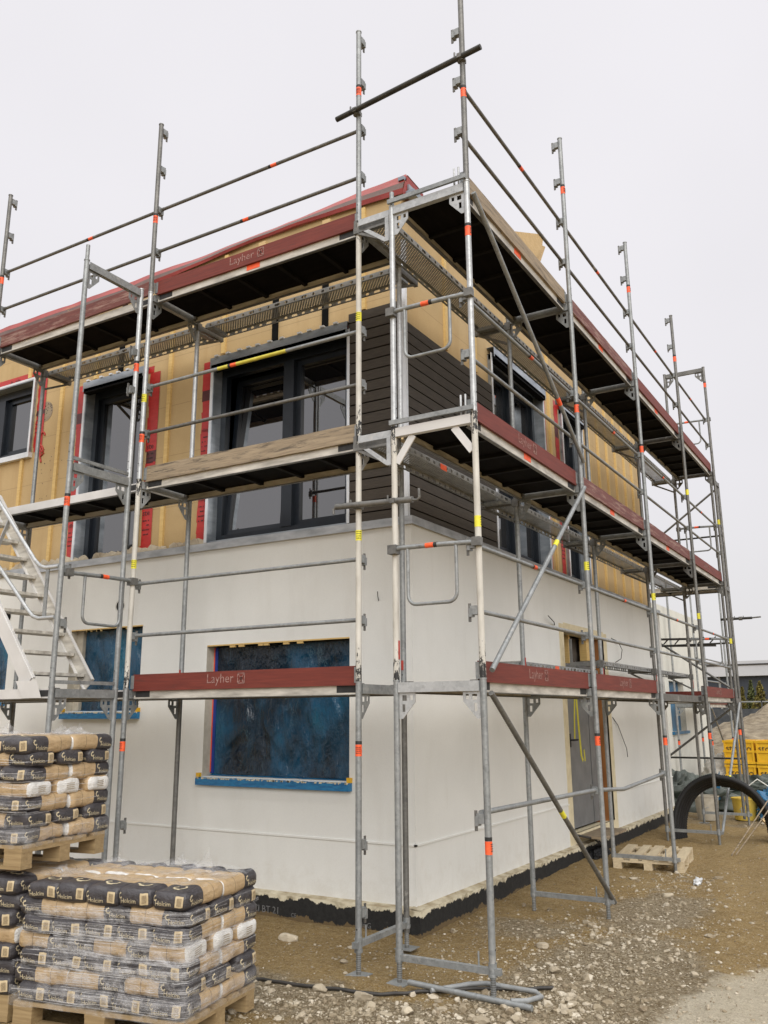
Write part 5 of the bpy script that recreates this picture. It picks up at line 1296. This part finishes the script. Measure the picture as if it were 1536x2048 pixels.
# distant hall
HB = thing('hall', 'long low dark blue industrial hall with a pale roof edge', 'hall', (10, 66, GZ), R(-4))
MB().mat('hall_dark').box(-26, 60, 0, 30, 0, 4.5).build('wall', parent=HB)
MB().mat('hall_light').box(-26.4, 60.4, -.5, 30.4, 4.5, 5.65).build('roof', parent=HB)
mb = MB().mat('cable'); mb.box(-26.5, 60.5, -.55, -.501, 5.3, 5.42); mb.build('gutter', parent=HB)
for i in range(6): MB().mat('galv').box(-20+i*6.5, -19.85+i*6.5, -.12, -.001, 0, 4.5).build('downpipe', parent=HB)
MB().mat('galv_dark').box(-7, -6.4, 2, 3, 5.65, 6.3).build('roof_vent', parent=HB)
def tree(x, y, h, r, key, lab, seed):
    rng = random.Random(seed); T = thing('tree', lab, 'tree', (x, y, GZ), 0, 'small trees in front of the hall')
    mb = MB().mat('bark'); mb.path([(0, 0, 0), (.05, 0, h*.4), (0, .04, h*.92)], .1, 8, radii=[.10, .07, .02])
    for i in range(14): z = h*rng.uniform(.15, .8); an = rng.random()*6.28; l = r*(1-z/h)*1.1; mb.path([(0, 0, z), (l*math.cos(an), l*math.sin(an), z+l*.7)], .02, 5)
    mb.build('trunk', parent=T); mb = MB().mat(key)
    for i in range(1700):
        z = h*(.10+.90*rng.random()**1.15); k = (1-(z/h)**1.6)*r*(.8+.35*mnoise.noise(Vector((z*1.7, seed, 0)))); an = rng.random()*6.28; q = k*math.sqrt(rng.random())
        if mnoise.noise(Vector((math.cos(an)*2+seed, math.sin(an)*2, z*1.3))) < -.18: continue
        c = Vector((q*math.cos(an), q*math.sin(an), z)); s = rng.uniform(.06, .13); u = Vector((rng.gauss(0, 1), rng.gauss(0, 1), rng.gauss(0, 1))).normalized(); w = u.orthogonal().normalized(); v = u.cross(w)
        mb.add([c-w*s, c+v*s*.6, c+w*s, c-v*s*.6], [(0, 1, 2, 3)], False)
    mb.build('crown', parent=T)
tree(-4.6, 47, 3.5, .75, 'leaf_g', 'narrow dark green tree nearest the scaffold in front of the hall', 3)
tree(-4.0, 46, 3.4, 1.1, 'leaf_y', 'yellowish conical tree in front of the dark hall', 4)
tree(-3.0, 47, 3.0, 1.0, 'leaf_g', 'broader green bush-like tree at the right edge before the hall', 5)
tree(-5.4, 49, 3.2, .6, 'leaf_y', 'thin yellow-green tree half hidden behind the scaffold posts', 6)
FN = thing('fence', 'dark temporary site fence running behind the earth mound', 'fence', (-3, 43, GZ))
for i in range(10):
    x = -4+i*1.7; MB().mat('fence').box(x, x+.06, 0, .06, .2, 2.35).build('post', parent=FN)
mb = MB().mat('fence'); mb.box(-4, 12, .02, .04, .6, 1.95); mb.mat('galv').box(-4, 12, .0, .05, 2.28, 2.34); mb.build('panel', parent=FN)

# ------------------------------------------------------------------ stones
def rock_geo(rng, c, s):
    t_ = (1+5**.5)/2; vs = [(-1, t_, 0), (1, t_, 0), (-1, -t_, 0), (1, -t_, 0), (0, -1, t_), (0, 1, t_), (0, -1, -t_), (0, 1, -t_), (t_, 0, -1), (t_, 0, 1), (-t_, 0, -1), (-t_, 0, 1)]
    sx, sy, sz = s*rng.uniform(.7, 1.3), s*rng.uniform(.6, 1.1), s*rng.uniform(.4, .8); an = rng.random()*6.28; ca, sa = math.cos(an), math.sin(an); o = []
    for x, y, z in vs:
        k = .53*rng.uniform(.75, 1.15); x, y, z = x*k*sx, y*k*sy, z*k*sz; o.append((c[0]+x*ca-y*sa, c[1]+x*sa+y*ca, c[2]+z))
    return o
ICO = [(0, 11, 5), (0, 5, 1), (0, 1, 7), (0, 7, 10), (0, 10, 11), (1, 5, 9), (5, 11, 4), (11, 10, 2), (10, 7, 6), (7, 1, 8), (3, 9, 4), (3, 4, 2), (3, 2, 6), (3, 6, 8), (3, 8, 9), (4, 9, 5), (2, 4, 11), (6, 2, 10), (8, 6, 7), (9, 8, 1)]
def gravel():
    rng = random.Random(21); mb = MB().mat('gravel'); n = 0
    zones = [(-1.6, -1.75, .9, .22, 900, .014), (-.4, -1.70, .9, .22, 900, .014), (.5, -1.6, .8, .25, 1000, .016), (1.0, -1.0, .32, .5, 1100, .018), (1.25, .2, .45, 1.1, 1700, .013), (.9, 1.0, .35, .6, 900, .015), (1.6, -1.6, .7, .7, 1500, .011), (.0, .6, .5, .8, 450, .013), (1.0, 2.6, .4, .8, 700, .014), (.8, 3.8, .3, .4, 300, .016), (2.1, -1.0, .8, 1.6, 1400, .009), (-.2, -2.2, 1.4, .6, 1200, .010), (1.5, 4, .9, 2.0, 700, .012), (.2, -.3, .7, .5, 500, .012), (-1.4, -.5, 1.0, .5, 400, .010)]
    for cx, cy, rx, ry, cnt, s in zones:
        for i in range(int(cnt*1.5)):
            x, y = rng.gauss(cx, rx), rng.gauss(cy, ry)
            if x < HX+.1 and y > HY-.12: continue
            if math.hypot(x-3.34, y+6.64) < 1.6: continue
            q = .56*s*math.exp(rng.gauss(-.4, .7)); q = min(q, .045)
            mb.add(rock_geo(rng, (x, y, gheight(x, y)+q*.15), q), ICO, False)
    for i in range(2500):
        x, y = rng.uniform(-8, 14), rng.uniform(9, 36)
        if y < 20: z = gheight(x, y)
        else: continue
        q = rng.uniform(.01, .05); mb.add(rock_geo(rng, (x, y, z+q*.2), q), ICO, False)
    o = mb.build('gravel'); o['kind'] = 'stuff'; o['label'] = 'grey-brown gravel and stones strewn over the dirt'
gravel()
def rough_rock(rng, s):
    bm = bmesh.new(); bmesh.ops.create_icosphere(bm, subdivisions=3, radius=1); sd = rng.random()*50
    pl = [(Vector((rng.gauss(0, 1), rng.gauss(0, 1), rng.gauss(0, 1))).normalized(), rng.uniform(.45, .8)) for _ in range(9)]
    sc = (s*rng.uniform(.9, 1.3), s*rng.uniform(.7, 1.0), s*rng.uniform(.5, .75)); vs = []
    for v in bm.verts:
        p = v.co.copy()
        for n_, d in pl:
            k = p.dot(n_)-d
            if k > 0: p -= n_*k*.9
        p *= 1+.10*mnoise.noise(p*2.6+Vector((sd, 0, 0)))+.05*mnoise.noise(p*7+Vector((0, sd, 0)))
        vs.append((p.x*sc[0], p.y*sc[1], p.z*sc[2]))
    fs = [tuple(v.index for v in f.verts) for f in bm.faces]; bm.free(); return vs, fs
rng = random.Random(5)
for i, (x, y, s, lab) in enumerate(((-.03, -1.30, .062, 'rounded pale stone at the foot of the inner corner post'), (.10, -1.42, .050, 'flat cream stone in front of the corner frame'), (-.62, -.62, .040, 'white stone lying alone between the left post and plinth'), (-1.42, -.26, .075, 'grey stone with a white chip against the plinth'), (.86, -1.38, .055, 'chunky limestone by the outer corner base jack'), (1.02, -1.22, .05, 'pale block-shaped stone right of the outer corner post'), (.35, -1.36, .045, 'angular stone below the base bar of the corner frame'), (.55, .45, .055, 'lone pale stone on bare dirt right of the corner post'), (-.38, -1.28, .055, 'grey stone beside the cable near the left corner post'), (.95, 2.9, .07, 'light rock behind the second outer scaffold post'), (1.75, .25, .035, 'small dark stone in the middle of the track'), (.88, -.15, .06, 'whitish boulder in the gravel belt along the scaffold'))):
    mb = MB().mat('stone'); vs, fs = rough_rock(rng, s); mb.add(vs, fs, False); me = mb.mesh('stone')
    o = put('stone', me, None, (x, y, gheight(x, y)+s*.25))
    tagm(o, lab, 'stone', group='larger stones lying on the dirt')
